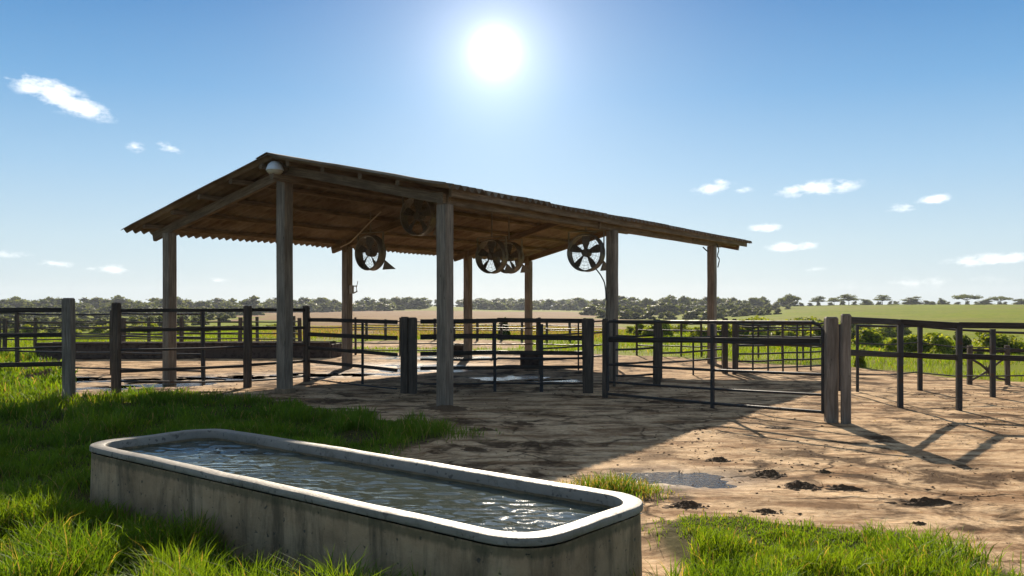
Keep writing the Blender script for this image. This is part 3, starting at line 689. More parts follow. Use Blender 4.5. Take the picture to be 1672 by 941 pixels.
hfence(-60, 480, 31, 34, 9, (.8, .6, .35), 1.0, 'far low fence in the weeds behind the feed bunk', .1)
hfence(505, 955, 25.6, 24.2, 6, (1.0, .82, .36, .16), 1.08, 'rear pipe fence crossing the yard beyond the middle of the shed', .06)
hfence(560, 1000, 37, 35, 12, (.62, .42), .85, 'far rail fence of short posts before the dry field', .1)
hfence(882, 1000, 18.3, 20.5, 1, (1.12, .84, .55, .3), 1.18, 'short rear panel behind the stout narrowing post', .06, ups=1)
hfence(1003, 1068, 15.6, 16.0, 1, (1.17, .92, .68, .43, .2), 1.2, 'short panel just right of the middle near shed post', .05)
lone_post(1073, 629, 1.22, .125, 'dark timber post behind the long gate, left of the last near shed post', 'darkwood', 'posts of the rear pens')
hfence(1080, 1180, 17.2, 18.6, 1, (.82, .53, .34), 1.0, 'low rear panel left of the last near shed post', .04, ups=1)
hfence(1040, 1180, 25, 24, 4, (.95, .75, .5, .3), 1.05, 'far pen panel in front of the hedge left of the last near shed post', .06)
lone_post(1184, 611, 1.2, .11, 'left one of the dark post pair right of the last near shed post', 'darkwood', 'posts of the rear pens')
lone_post(1199, 612, 1.19, .085, 'right one of the dark post pair right of the last near shed post', 'darkwood', 'posts of the rear pens')
hfence(1204, 1346, 18.4, 19.4, 2, (1.06, .93, .76, .60, .43, .28, .12), 1.1, 'rear cattle panel with many pipe rails behind the latch end of the gate', .04, ups=2)
hfence(1205, 1345, 23, 22, 4, (.9, .66, .42), 1.0, 'farther pen fence glimpsed through the many-railed cattle panel', .05)
x, y = g(1371, 640)
tag(MB().beam((x, y, -.1), (x, y, 1.16), .05, .05, segs=3, jit=.002).build('fence_post', M['pipe'], origin=(x, y, 0)), 'thin dark post standing between the two big gate posts', 'post', 'posts of the rear pens')

# ---- feed bunk and small boxes
bk = thing('feed_bunk', (-8.6, 23.4, 0), 'long dark feed bunk lying at the back of the left pen', 'feed trough')
x0, x1, yb = -12.9, -5.05, 23.3
for nm, pa, pb, w_, h_ in (('front_board', (x0, yb, .21), (x1, yb + .5, .21), .05, .40), ('rear_board', (x0, yb + .8, .23), (x1, yb + 1.3, .23), .05, .42)):
    MB().beam(pa, pb, w_, h_, segs=9, jit=.008).build(nm, M['bunk'], bk)
MB().beam((x0 + .03, yb + .4, .10), (x1 - .03, yb + .9, .10), .72, .05, segs=4).build('floor_board', M['bunk'], bk)
MB().beam((x0 - .03, yb, .22), (x0 - .03, yb + .8, .22), .05, .42).build('end_board', M['bunk'], bk)
MB().beam((x1 + .03, yb + .5, .20), (x1 + .14, yb + 1.3, .20), .05, .38).build('end_board', M['bunk'], bk)
MB().tube([(x0, yb - .04, .43), ((x0 + x1) / 2, yb + .21, .425), (x1, yb + .46, .43)], .03, 7).build('lip', M['bunk'], bk)
for px, py, w_, lab in ((751, 580, .36, 'small dark wooden box at the foot of a far shed post, left one'), (865, 599, .42, 'dark wooden tub beside the last far shed post')):
    x, y = g(px, py); bx = thing('wooden_box', (x, y, 0), lab, 'box')
    for dx, dy, lx, ly in ((0, -w_ / 2, w_, .04), (0, w_ / 2, w_, .04), (-w_ / 2, 0, .04, w_ - .05), (w_ / 2, 0, .04, w_ - .05)):
        MB().beam((x + dx, y + dy, 0), (x + dx, y + dy, w_ * .85), lx, ly, up=(0, 1, 0), ch=.006).build('side', M['bunk'], bx)
    MB().beam((x, y, .03), (x, y, .07), w_ - .05, w_ - .05, up=(0, 1, 0)).build('bottom', M['bunk'], bx)

# ------------------------------------------------------------------ water trough
TC = np.array((-1.19, 5.34)); U = np.array((.778, -.628)); Vv = np.array((.628, .778)); TL, TW, TH = 4.16, 1.10, .49
tr = thing('water_trough', (TC[0], TC[1], 0), 'long concrete water trough with rounded rim, full of rippling water', 'water trough')
tr.rotation_euler = (0, 0, math.atan2(U[1], U[0]))
def rrect(L, Wd, r, z, n=10):
    out = []
    for cx, cy, a0 in ((L / 2 - r, Wd / 2 - r, 0), (-L / 2 + r, Wd / 2 - r, 90), (-L / 2 + r, -Wd / 2 + r, 180), (L / 2 - r, -Wd / 2 + r, 270)):
        for k in range(n + 1):
            t = R(a0 + 90 * k / n); out.append((cx + r * math.cos(t), cy + r * math.sin(t), z))
    # extra points along the long sides so the relief can follow
    P = []; m = len(out)
    for i in range(m):
        p, q = np.array(out[i]), np.array(out[(i + 1) % m]); P.append(p)
        k = int(np.linalg.norm(q - p) / .08)
        for j in range(1, k): P.append(p + (q - p) * j / k)
    return np.array(P)
def stack(spec):
    rings = [rrect(L, Wd, r, z) for L, Wd, r, z in spec]
    n = min(len(x) for x in rings)
    # resample every ring by arc length so they line up
    out = []
    for x in rings:
        c = np.concatenate([x, x[:1]]); s = np.concatenate([[0], np.cumsum(np.linalg.norm(np.diff(c, axis=0), axis=1))]); s /= s[-1]
        t = np.linspace(0, 1, 220, endpoint=False)
        out.append(np.stack([np.interp(t, s, c[:, i]) for i in range(3)], 1))
    return np.array(out)
ins = .09
spec = [(TL - .0, TW - .0, .25, -.12)] + [(TL - .015 * k / 7, TW - .015 * k / 7, .25, .44 * k / 7) for k in range(8)]
S = stack(spec); S[:, :, :2] *= (1 + (fbm(S[:, :, 0] * 3 + S[:, :, 1] * 3, S[:, :, 2] * 4, 91, 3) - .5) * .006)[..., None]
body = MB(); body.grid(S, cap=False)
S2 = stack([(TL - 2 * ins, TW - 2 * ins, .2, .44), (TL - 2 * ins - .01, TW - 2 * ins - .01, .2, .30), (TL - 2 * ins - .03, TW - 2 * ins - .03, .19, .10)])
body.grid(S2, cap=False)
body.f.append(tuple(range(body.n - 220, body.n))); body.uv.append(tuple((0, 0) for _ in range(220)))
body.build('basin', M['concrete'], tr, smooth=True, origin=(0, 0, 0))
e = .004
S3 = stack([(TL - .03, TW - .03, .25, .445), (TL + 2 * e - .004, TW + 2 * e - .004, .258, .452), (TL + 2 * e, TW + 2 * e, .258, .456), (TL + 2 * e, TW + 2 * e, .258, TH - .010), (TL + 2 * e - .008, TW + 2 * e - .008, .256, TH - .002), (TL + 2 * e - .022, TW + 2 * e - .022, .25, TH),
            (TL - 2 * ins + .03, TW - 2 * ins + .03, .205, TH + .001), (TL - 2 * ins + .008, TW - 2 * ins + .008, .2, TH - .004), (TL - 2 * ins - .002, TW - 2 * ins - .002, .198, TH - .016), (TL - 2 * ins - .004, TW - 2 * ins - .004, .198, .43)])
S3[2:, :, :2] *= (1 + (fbm(S3[2:, :, 0] * 6, S3[2:, :, 1] * 6, 95, 3) - .5) * .004)[..., None]
S3[2:, :, 2] += ((fbm(S3[2:, :, 0] * 3.5, S3[2:, :, 1] * 3.5, 93, 4) - .5) * .009)
rim = MB(); rim.grid(S3, cap=False); ro = rim.build('rim', M['rim'], tr, smooth=True, origin=(0, 0, 0)); es = ro.modifiers.new('edges', 'EDGE_SPLIT'); es.split_angle = R(32)
nx, ny = 420, 110
xs = np.linspace(-TL / 2 + ins - .02, TL / 2 - ins + .02, nx); ys = np.linspace(-TW / 2 + ins - .02, TW / 2 - ins + .02, ny)
X, Y = np.meshgrid(xs, ys)
wv = np.zeros_like(X); r2 = np.random.default_rng(3)
for k in range(26):
    th = r2.normal(2.25, .3); lam = r2.uniform(.07, .22); ph = r2.uniform(0, 6.28)
    wv += lam * .0085 * np.sin(2 * math.pi / lam * (X * math.cos(th) + Y * math.sin(th)) + ph + 1.5 * fbm(X * 2, Y * 2, 5 + k, 2))
wv *= .48*(.55 + .9 * fbm(X * 1.2, Y * 2.2, 77, 2))
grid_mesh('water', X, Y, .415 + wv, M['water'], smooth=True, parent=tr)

# ------------------------------------------------------------------ grass
def blades(name, pts, h, w, lean, cols, label, m=M['grass'], kind='stuff', origin=(0, 0, 0), zbase=None, parent=None):
    """pts (n,2); h, w (n,), lean (n,) ; cols (n,3)"""
    n = len(pts); a = rng.uniform(0, 2 * math.pi, n); la = rng.uniform(0, 2 * math.pi, n)
    z0 = ground_z(pts[:, 0], pts[:, 1]) - .006 if zbase is None else zbase
    sx, sy = np.cos(a) * w / 2, np.sin(a) * w / 2; lx, ly = np.cos(la) * lean * h, np.sin(la) * lean * h
    base = np.stack([pts[:, 0], pts[:, 1], z0], 1) - np.array(origin); V = np.zeros((n, 7, 3))
    for i, (t, ww, lf, zf) in enumerate(((0, .8, 0, 0), (.4, 1, .2, .43), (.75, .7, .58, .78))):
        c = base + np.stack([lx * lf, ly * lf, h * zf], 1)
        d = np.stack([sx * ww, sy * ww, np.zeros(n)], 1); V[:, 2 * i] = c - d; V[:, 2 * i + 1] = c + d
    V[:, 6] = base + np.stack([lx, ly, h * (1 - .12 * lean)], 1)
    b = np.arange(n)[:, None] * 7
    L = (b + np.array([[0, 1, 3, 2, 2, 3, 5, 4, 4, 5, 6]])).ravel()
    st = (np.arange(n)[:, None] * 11 + np.array([[0, 4, 8]])).ravel(); tt = np.tile([4, 4, 3], n)
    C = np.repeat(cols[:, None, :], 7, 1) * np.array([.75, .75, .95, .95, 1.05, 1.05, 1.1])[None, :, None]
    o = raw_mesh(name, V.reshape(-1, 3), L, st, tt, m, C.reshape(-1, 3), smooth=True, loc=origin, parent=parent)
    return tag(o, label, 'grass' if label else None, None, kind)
def gcols(n, x, y, dryf=.06):
    g0 = np.array((.10, .19, .012)); g1 = np.array((.19, .25, .018)); g2 = np.array((.055, .125, .014)); dr = np.array((.33, .25, .10))
    t = np.clip(fbm(x * 1.1, y * 1.1, 51, 3) + rng.normal(0, .16, n), 0, 1)[:, None]
    c = g2 * (1 - t) + g1 * t; c = c * .6 + g0 * .4
    dm = (rng.random(n) < dryf)[:, None]; return np.where(dm, dr * rng.uniform(.6, 1.2, (n, 1)), c * rng.uniform(.7, 1.25, (n, 1)))
def scatter(d0, d1, dens, a0=-34.5, a1=34.5):
    n = int(dens * (d1 ** 2 - d0 ** 2) / 2 * R(a1 - a0)); r = np.sqrt(rng.uniform(d0 * d0, d1 * d1, n)); a = np.radians(rng.uniform(a0, a1, n))
    return np.stack([np.sin(a) * r, np.cos(a) * r], 1)
def trough_clear(p, m=.02):
    q = p - TC; u = np.abs(q @ U); v = np.abs(q @ Vv); return ~((u < TL / 2 + m) & (v < TW / 2 + m))
def lawn_field(pts):
    wx, wy = warp(pts[:, 0], pts[:, 1])
    d = np.maximum(polydist(LAWN, wx, wy), polydist(LAWN2, wx, wy))
    bare = fbm(pts[:, 0] * 1.15 + 3, pts[:, 1] * 1.15, 57, 3)
    bare = np.where((pts[:, 1] < 5.6) & (pts[:, 0] < .3), 1, bare)
    keep = sstep(-.08, .25, d + rng.normal(0, .05, len(pts))) * sstep(.30, .41, bare)
    keep *= np.where(np.hypot(pts[:, 0] + 3.25, (pts[:, 1] - 6.5)) < .38, .12, 1)      # worn patch at the trough end
    return (rng.random(len(pts)) < keep) & trough_clear(pts)
def lawn(name, d0, d1, dens, hs, ws, label, a0=-40, a1=34.5, cond=None):
    p = scatter(d0, d1, dens, a0, a1); k = lawn_field(p)
    if cond is not None: k &= cond(p)
    p = p[k]; n = len(p)
    clump = fbm(p[:, 0] * 2.6, p[:, 1] * 2.6, 53, 3); big = fbm(p[:, 0] * .9, p[:, 1] * .9, 55, 2)
    h = hs * (.3 + 1.5 * sstep(.32, .72, clump)) * (.65 + .8 * big) * rng.uniform(.55, 1.3, n)
    h *= 1 + .5 * sstep(6.2, 4.6, p[:, 1]) * (p[:, 0] < .3)
    return p, h, ws * rng.uniform(.6, 1.35, n), np.abs(rng.normal(.45, .28, n)), gcols(n, p[:, 0], p[:, 1])
def merge(*L): return [np.concatenate(x) for x in zip(*L)]
right = lambda p: p[:, 0] > .4
left = lambda p: p[:, 0] <= .4
A = merge(lawn('', 1.6, 4.2, 6500, .105, .0055, '', cond=left), lawn('', 4.2, 7, 4600, .105, .006, '', cond=left), lawn('', 7, 11, 2600, .09, .008, '', cond=left), lawn('', 11, 16, 1300, .095, .011, '', cond=left), lawn('', 16, 30, 420, .12, .02, '', cond=left))
blades('lawn_grass', *A, 'long green lawn grass on the left round the concrete trough')
B = merge(lawn('', 1.6, 4.5, 6500, .09, .0055, '', cond=right), lawn('', 4.5, 7.5, 5200, .08, .006, '', cond=right))
blades('lawn_grass', *B, 'patch of green grass at the lower right beside the trough end')
# single tufts standing on the bare dirt
def tuft(px, py, n, rad, h, dryf, label):
    x, y = g(px, py); q = rng.normal(0, rad, (n, 2)) * np.array((1.25, .7)); p = q + np.array((x, y))
    hh = h * np.exp(-(q ** 2).sum(1) / (2 * (rad * 1.6) ** 2)) * rng.uniform(.5, 1.25, n)
    o = blades('grass_tuft', p, hh, rng.uniform(.004, .008, n), np.abs(rng.normal(.55, .3, n)), gcols(n, p[:, 0], p[:, 1], dryf), label, kind='thing', origin=(x, y, 0))
    o['group'] = 'grass tufts on the bare dirt'; return o
tuft(995, 806, 1100, .19, .17, .35, 'half-dry grass tuft behind the right end of the trough beside a puddle')
tuft(690, 712, 900, .34, .17, .1, 'dark green grass tuft in the shade where the lawn meets the dirt')
# pasture beyond the yard
p = scatter(15, 75, 95, -38, 36); px = 836 + F * p[:, 0] / p[:, 1]
ln, yd = masks(p[:, 0], p[:, 1]); pad = inpoly(PAD, p[:, 0], p[:, 1])
k = (yd < .35) & ~pad & (rng.random(len(p)) < sstep(.25, .6, fbm(p[:, 0] * .35, p[:, 1] * .35, 59, 3)) * np.where(p[:, 1] < 30, 1, .75))
p = p[k]; n = len(p); dry = sstep(400, 470, px[k]) * (1 - sstep(960, 1060, px[k])) * sstep(36, 46, np.hypot(p[:, 0], p[:, 1]))
h = rng.uniform(.05, .17, n) * (.5 + fbm(p[:, 0] * .6, p[:, 1] * .6, 63, 3))
c = gcols(n, p[:, 0], p[:, 1], .02) * np.array((1.3, 1.12, 1)); c = np.where((rng.random(n) < dry * .7)[:, None], np.array((.25, .18, .11)) * rng.uniform(.6, 1.2, (n, 1)), c)
blades('pasture_grass', p, h, rng.uniform(.010, .024, n) * (np.hypot(p[:, 0], p[:, 1]) / 30).clip(.6, 2), np.abs(rng.normal(.4, .25, n)), c, 'rough yellow-green pasture grass beyond the yard')

# ------------------------------------------------------------------ manure, clods, crumbs
def clod_mesh(seed):
    V, Fc = [], []; r_ = np.random.default_rng(seed)
    def lump(cx, cy, rad0, hh, n, mth, sd):
        b = len(V); th = np.linspace(0, 2 * math.pi, n, endpoint=False); rows = []
        rad = rad0 * (1 + .5 * (fbm(np.cos(th) * 1.8 + sd, np.sin(th) * 1.8, sd, 4) - .5) * 2); V.append((cx, cy, hh * .9))
        for i in range(1, mth + 1):
            f = i / mth; rows.append(len(V)); x = np.cos(th) * f * rad; y = np.sin(th) * f * rad
            z = hh * (1 - f ** 1.5) * .9 + (fbm((cx + x) * 4.5 + sd, (cy + y) * 4.5, sd + 5, 4) - .5) * 1.5 * hh * (1 - f ** 5) - (.15 * hh if i == mth else 0)
            V.extend(zip(cx + x, cy + y, z))
        Fc.extend((b, rows[0] + j, rows[0] + (j + 1) % n) for j in range(n))
        for i in range(mth - 1):
            for j in range(n):
                Fc.append((rows[i] + j, rows[i + 1] + j, rows[i + 1] + (j + 1) % n, rows[i] + (j + 1) % n))
    lump(0, 0, .72, 1, 44, 16, seed)
    for k_ in range(34):
        a_ = r_.uniform(0, 6.28); q = r_.uniform(.4, .95); s_ = r_.uniform(.08, .26)
        lump(math.cos(a_) * q, math.sin(a_) * q, s_, r_.uniform(.15, .5) * (1.2 - .4 * q), 9, 4, seed * 50 + k_)
    me = bpy.data.meshes.new('manure_clump'); me.from_pydata([tuple(map(float, v)) for v in V], [], Fc); me.update(); me.materials.append(M['dung'])
    return me
CL = [clod_mesh(s) for s in (1, 2, 3, 4)]
def clump(px, py, rx, ry, h, label, group='manure clumps on the yard'):
    x, y = g(px, py); o = bpy.data.objects.new('manure_clump', random.choice(CL)); COL.objects.link(o)
    o.location = (x, y, gz(x, y) - .008); o.scale = (rx, ry, h * .75); o.rotation_euler = (0, 0, random.uniform(-.4, .4)); tag(o, label, 'manure', group); return o
clump(1172, 755, .17, .13, .055, 'manure clump on the edge of the roof shadow just above the puddle')
clump(1255, 777, .16, .16, .06, 'upper manure clump in the sun to the right of the puddle')
clump(1308, 796, .2, .17, .075, 'largest manure clump in the row right of the puddle')
clump(1375, 800, .24, .12, .05, 'flat manure smear at the middle of the row right of the puddle')
clump(1345, 772, .11, .09, .04, 'small dry manure lump above the row right of the puddle')
clump(1510, 822, .34, .13, .06, 'long manure streak near the right edge of the dirt')
clump(1122, 829, .17, .14, .06, 'manure clump beside the right end of the trough near the grass patch')
clump(1250, 838, .12, .08, .04, 'little manure lump at the top edge of the lower right grass')
clump(1500, 858, .1, .08, .03, 'lone small manure lump low on the sunlit dirt')
clump(852, 693, .22, .16, .05, 'dark manure lump in the shade right of the nearest shed post')
clump(770, 736, .22, .17, .05, 'dark manure lump in the shade just behind the trough')
clump(790, 704, .24, .2, .06, 'shaded manure lump between nearest shed post and trough')
clump(905, 727, .3, .14, .04, 'flat shaded manure smear behind the trough')
clump(1270, 700, .28, .2, .04, 'flat manure smear in the shade before the long gate')
clump(1050, 671, .26, .2, .045, 'manure smear in the shade under the left part of the long gate')
clump(75, 617, .45, .4, .2, 'dark heap of mud and manure at the lawn edge by the left pen', None)
clump(95, 609, .4, .35, .16, 'lower dark mud heap behind the one at the lawn edge', None)
clump(727, 668, .42, .36, .07, 'ring of trampled muck round the foot of the nearest shed post', None)
n = 5200
pp = scatter(4.5, 17, 60, -24, 34); ln, yd = masks(pp[:, 0], pp[:, 1])
dm = fbm(pp[:, 0] * 1.2, pp[:, 1] * 1.2, 65, 3); k = (ln < .2) & (yd > .9) & trough_clear(pp, .05) & (rng.random(len(pp)) < sstep(.42, .7, dm)); pp = pp[k][:3800]; n = len(pp)
s = rng.lognormal(math.log(.008), .5, n).clip(.003, .025); tet = rng.normal(0, 1, (n, 5, 3)); tet /= np.linalg.norm(tet, axis=2, keepdims=True)
oct_ = np.array([(1, 0, 0), (-.5, .87, 0), (-.5, -.87, 0), (0, 0, .7), (0, 0, -.6)])
V = (oct_[None] + tet * .35) * s[:, None, None] * np.array((1.3, 1, .6)); V += np.stack([pp[:, 0], pp[:, 1], ground_z(pp[:, 0], pp[:, 1]) + s * .2], 1)[:, None]
fi = np.array([[0, 1, 3], [1, 2, 3], [2, 0, 3], [1, 0, 4], [2, 1, 4], [0, 2, 4]]).ravel()
L = (np.arange(n)[:, None] * 5 + fi[None]).ravel()
o = raw_mesh('dirt_crumbs', V.reshape(-1, 3), L, np.arange(n * 6) * 3, np.full(n * 6, 3), M['dung']); tag(o, 'scattered crumbs of dry mud and manure on the yard', 'dirt', None, 'stuff')
# straws and twigs lying about
pp = scatter(4.5, 16, 9, -20, 34); ln, yd = masks(pp[:, 0], pp[:, 1]); k = (ln < .2) & (yd > .9) & trough_clear(pp, .05); pp = pp[k]; n = len(pp)
blades('straw_litter', pp, rng.uniform(.02, .05, n), rng.uniform(.004, .007, n), rng.uniform(2, 5, n), np.array((.33, .23, .11)) * rng.uniform(.3, 1.1, (n, 1)), 'loose straw lying on the yard dirt')

# ------------------------------------------------------------------ trees and bushes
def crown_arrays(lobes, nleaf, size, seed, cols, flat=.35):
    r_ = np.random.default_rng(seed); vols = np.array([l[3] * l[4] * l[5] for l in lobes]) ** .67; cnt = (nleaf * vols / vols.sum()).astype(int)
    Vs, Cs = [], []
    for (cx, cy, cz, ax, ay, az), c in zip(lobes, cnt):
        d = r_.normal(0, 1, (c, 3)); d /= np.linalg.norm(d, axis=1, keepdims=True); d[:, 2] = np.where(d[:, 2] < -.3, -d[:, 2] * .6, d[:, 2])
        rr = 1 - np.abs(r_.normal(0, .16, c)) + (vnoise(d[:, 0] * 3 + cx * 9, d[:, 1] * 3 + d[:, 2] * 3, seed) - .5) * .35
        P = np.array((cx, cy, cz)) + d * rr[:, None] * np.array((ax, ay, az))
        nrm = d + r_.normal(0, .7, (c, 3)); nrm /= np.linalg.norm(nrm, axis=1, keepdims=True)
        u = np.cross(nrm, r_.normal(0, 1, (c, 3))); u /= np.linalg.norm(u, axis=1, keepdims=True); v = np.cross(nrm, u)
        sz = size * r_.uniform(.6, 1.4, c)[:, None]
        q = np.stack([P - u * sz, P + v * sz * .7, P + u * sz, P - v * sz * .7], 1); Vs.append(q)
        t = r_.random(c)[:, None]; lob = r_.uniform(.75, 1.25)
        cc = (np.array(cols[0]) * (1 - t) + np.array(cols[1]) * t) * lob; Cs.append(np.repeat(cc[:, None], 4, 1))
    V = np.concatenate(Vs).reshape(-1, 3); C = np.concatenate(Cs).reshape(-1, 3); return V, C
def ico(c, a, sub=1):
    t = (1 + 5 ** .5) / 2; v = [(-1, t, 0), (1, t, 0), (-1, -t, 0), (1, -t, 0), (0, -1, t), (0, 1, t), (0, -1, -t), (0, 1, -t), (t, 0, -1), (t, 0, 1), (-t, 0, -1), (-t, 0, 1)]
    f = [(0, 11, 5), (0, 5, 1), (0, 1, 7), (0, 7, 10), (0, 10, 11), (1, 5, 9), (5, 11, 4), (11, 10, 2), (10, 7, 6), (7, 1, 8), (3, 9, 4), (3, 4, 2), (3, 2, 6), (3, 6, 8), (3, 8, 9), (4, 9, 5), (2, 4, 11), (6, 2, 10), (8, 6, 7), (9, 8, 1)]
    V = np.array(v) / np.linalg.norm(v[0]); return V * np.array(a) + np.array(c), f
def crown_mesh(name, lobes, nleaf, size, seed, cols, core=.72, trunk=None):
    V, C = crown_arrays(lobes, nleaf, size, seed, cols); n = len(V) // 4
    loops = [np.arange(len(V))]; tot = [np.full(n, 4)]; Vs, Cs = [V], [C]; b = len(V); nf_leaf = n
    if core:
        for l in lobes:
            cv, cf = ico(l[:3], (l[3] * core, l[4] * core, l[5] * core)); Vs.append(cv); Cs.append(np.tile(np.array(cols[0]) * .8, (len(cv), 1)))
            loops.append((np.array(cf) + b).ravel()); tot.append(np.full(len(cf), 3)); b += len(cv)
    ntr = 0
    if trunk:
        mb = MB()
        for pts, r0, r1 in trunk: mb.tube(pts, r0, 6, r1=r1)
        tv = np.concatenate(mb.v); Vs.append(tv); Cs.append(np.tile((.06, .05, .04), (len(tv), 1)))
        for f in mb.f: loops.append(np.array(f) + b); tot.append(np.array([len(f)])); ntr += 1
        b += len(tv)
    T = np.concatenate(tot); st = np.concatenate([[0], np.cumsum(T)[:-1]])
    o = raw_mesh(name, np.concatenate(Vs), np.concatenate(loops), st, T, [M['leaf']], np.concatenate(Cs))
    return o
def lobes_round(seed, w=.5, k=7):
    r_ = np.random.default_rng(seed); L = [(0, 0, .52, w * .7, w * .7, .38)]; zz = (.3, .72, .2, .84, .5, .25, .66)
    for i in range(k):
        a_ = i * 2.4 + r_.uniform(-.4, .4); q = r_.uniform(.25, .6) * w; z = zz[i % len(zz)] + r_.uniform(-.06, .06)
        L.append((math.cos(a_) * q, math.sin(a_) * q, z, w * r_.uniform(.28, .46), w * r_.uniform(.28, .46), r_.uniform(.13, .22)))
    for i in range(5):
        a_ = i * 1.26 + r_.uniform(-.3, .3); L.append((math.cos(a_) * w * .55, math.sin(a_) * w * .55, .16, w * r_.uniform(.34, .46), w * r_.uniform(.34, .46), .2))
    return L
def lobes_umb(seed, w=.75, k=9):
    r_ = np.random.default_rng(seed); L = []
    for i in range(k):
        a_ = i * 2.4 + r_.uniform(-.4, .4); q = math.sqrt((i + .3) / k) * w * .75; z = .78 - .33 * (q / w) + r_.uniform(-.06, .05)
        L.append((math.cos(a_) * q, math.sin(a_) * q, z, w * r_.uniform(.24, .36), w * r_.uniform(.24, .36), r_.uniform(.15, .23)))
    return L
def limbs(lobes, z0=.3, r=.03):
    T = [([(0, 0, -.05), (.01, 0, z0 * .6), (0, .01, z0)], r, r * .75)]
    for l in lobes: T.append(([(0, 0, z0 * .9), (l[0] * .5, l[1] * .5, (z0 + l[2]) / 2), (l[0], l[1], l[2])], r * .5, r * .18))
    return T
DK, LT = (.034, .055, .012), (.15, .18, .034)
PROTO = []
for i in range(6):
    L = lobes_round(100 + i, .5 + .08 * (i % 3)); PROTO.append(crown_mesh('wood_tree', L, 760, .05, 200 + i, (DK, LT), .8, limbs(L[:4], .25, .035)))
for i in range(2):
    L = lobes_umb(300 + i, .62); PROTO.append(crown_mesh('wood_tree', L, 600, .055, 310 + i, (DK, LT), .55, limbs(L, .45, .03)))
used = set()
NT = 0
def far_tree(px, d, topy, label, group, kinds=range(8), wf=1.0, name='wood_tree'):
    global NT
    k = random.choice(list(kinds)); o = PROTO[k]
    if k in used: o = o.copy(); COL.objects.link(o)
    used.add(k)
    x = (px - 836) / F * d; z = gz(x, d) - .1; top = CAM + (HOR - topy) / F * d; h = max(top - z, 1.6)
    o.location = (x, d, z); ww = h * wf * random.uniform(1.2, 1.9); o.scale = (ww, ww * random.uniform(.85, 1.15), h); o.rotation_euler = (0, 0, random.uniform(0, 6.28))
    tag(o, label, 'tree', group); o.name = name; NT += 1; return o
def row(x0, x1, step, d, dj, topy, tj, label, group, kinds=range(8), wf=1.0):
    x = x0
    while x < x1:
        far_tree(x + random.uniform(-.3, .3) * step, d * random.uniform(1 - dj, 1 + dj), topy + random.uniform(-tj, tj), label, group, kinds, wf); x += step * random.uniform(.75, 1.25)
LA = ('dark green tree in the far wood behind the left pens', 'trees of the far wood behind the left pens')
row(-60, 430, 13, 430, .06, 489, 5, *LA)
row(-60, 440, 17, 330, .06, 499, 3, *LA, range(6))
LB = ('olive tree on the near slope of the wood behind the left pens', 'olive trees in front of the left wood')
row(-60, 400, 22, 240, .07, 508, 3, *LB, range(6), .9)
LC = ('rounded tree in the wood edge beyond the dry field, under the shed roof', 'wood edge beyond the dry field')
LH = ('scrubby olive tree low in the hollow beyond the left pens', 'scrub in the hollow beyond the left pens')
row(-60, 380, 20, 175, .08, 517, 3, *LH, range(6), .9)
row(-60, 330, 28, 125, .08, 527, 3, *LH, range(6), .9)
row(430, 690, 12, 500, .03, 489, 5, *LC, range(6))
row(430, 655, 13, 455, .02, 496, 2.5, *LC, range(6))
LD = ('small distant tree on the skyline above the pale green rise', 'skyline trees above the green rise')
row(640, 1010, 12, 640, .04, 488.5, 2.5, *LD, range(6))
LE = ('hazy tree in the wood band beyond the right of the dry field', 'wood band beyond the right of the dry field')
row(770, 1020, 12, 540, .03, 491, 5, *LE, range(6))
LF = ('tree on the layered wooded slope between the middle and last near shed posts', 'trees of the layered wooded slope')
row(980, 1300, 14, 430, .05, 488, 5, *LF)
row(960, 1290, 15, 330, .06, 497, 3, *LF, range(6))
row(985, 1240, 18, 230, .06, 507, 3, *LF, range(6), .95)
LG = ('low rounded tree filling the dip before the hill, right of the last near shed post', 'low trees in the dip before the hill')
row(1180, 1290, 17, 250, .05, 503, 2, *LG, range(6), .9)
row(1306, 1690, 15, 408, .01, 492, 2.2, 'low dark hedge tree filling the gaps along the green hill crest', 'hedge trees along the hill crest', range(6), 1.0)
for px, d, ty, lab in ((685, 470, 500, 'small bush alone on the pale green rise, seen between the near shed posts'), (652, 560, 489, 'taller tree at the left end of the green rise skyline')):
    far_tree(px, d, ty, lab, None, range(6), .9, 'lone_tree')

def big_tree(name, d, px, topy, wid, umb, seed, label, group=None, nleaf=900, cols=(DK, LT), leaf=.035, bush=False, basey=None):
    """tree whose trunk and crown show: trunk and crown as parts"""
    x = (px - 836) / F * d; z = gz(x, d) - .05; h = CAM + (HOR - topy) / F * d - z
    t = thing(name, (x, d, z), label, 'bush' if bush else 'tree', group)
    w = wid * d / F / 2 / h
    L = lobes_umb(seed, w * .95, 11) if umb == 1 else lobes_round(seed, w * 1.05, 8)
    if umb == 2: L = [(a_, b_, .38 + .6 * c_, e1, e2, e3 * .62) for a_, b_, c_, e1, e2, e3 in L]
    if bush: L = [(a_, b_, c_ * .85, e1, e2, e3 * 1.15) for a_, b_, c_, e1, e2, e3 in L]
    cr = crown_mesh('crown', L, nleaf, leaf, seed, cols, .5 if umb else .62); cr.parent = t; cr.scale = (h, h, h)
    mb = MB()
    for pts, r0, r1 in limbs(L, .42 if umb else (.12 if bush else .3), .022 if bush else .034): mb.tube(pts, r0, 6, r1=r1)
    tr_ = mb.build('trunk', M['bark'], None); tr_.parent = t; tr_.scale = (h, h, h)
    t.rotation_euler = (0, 0, seed * 1.3); return t
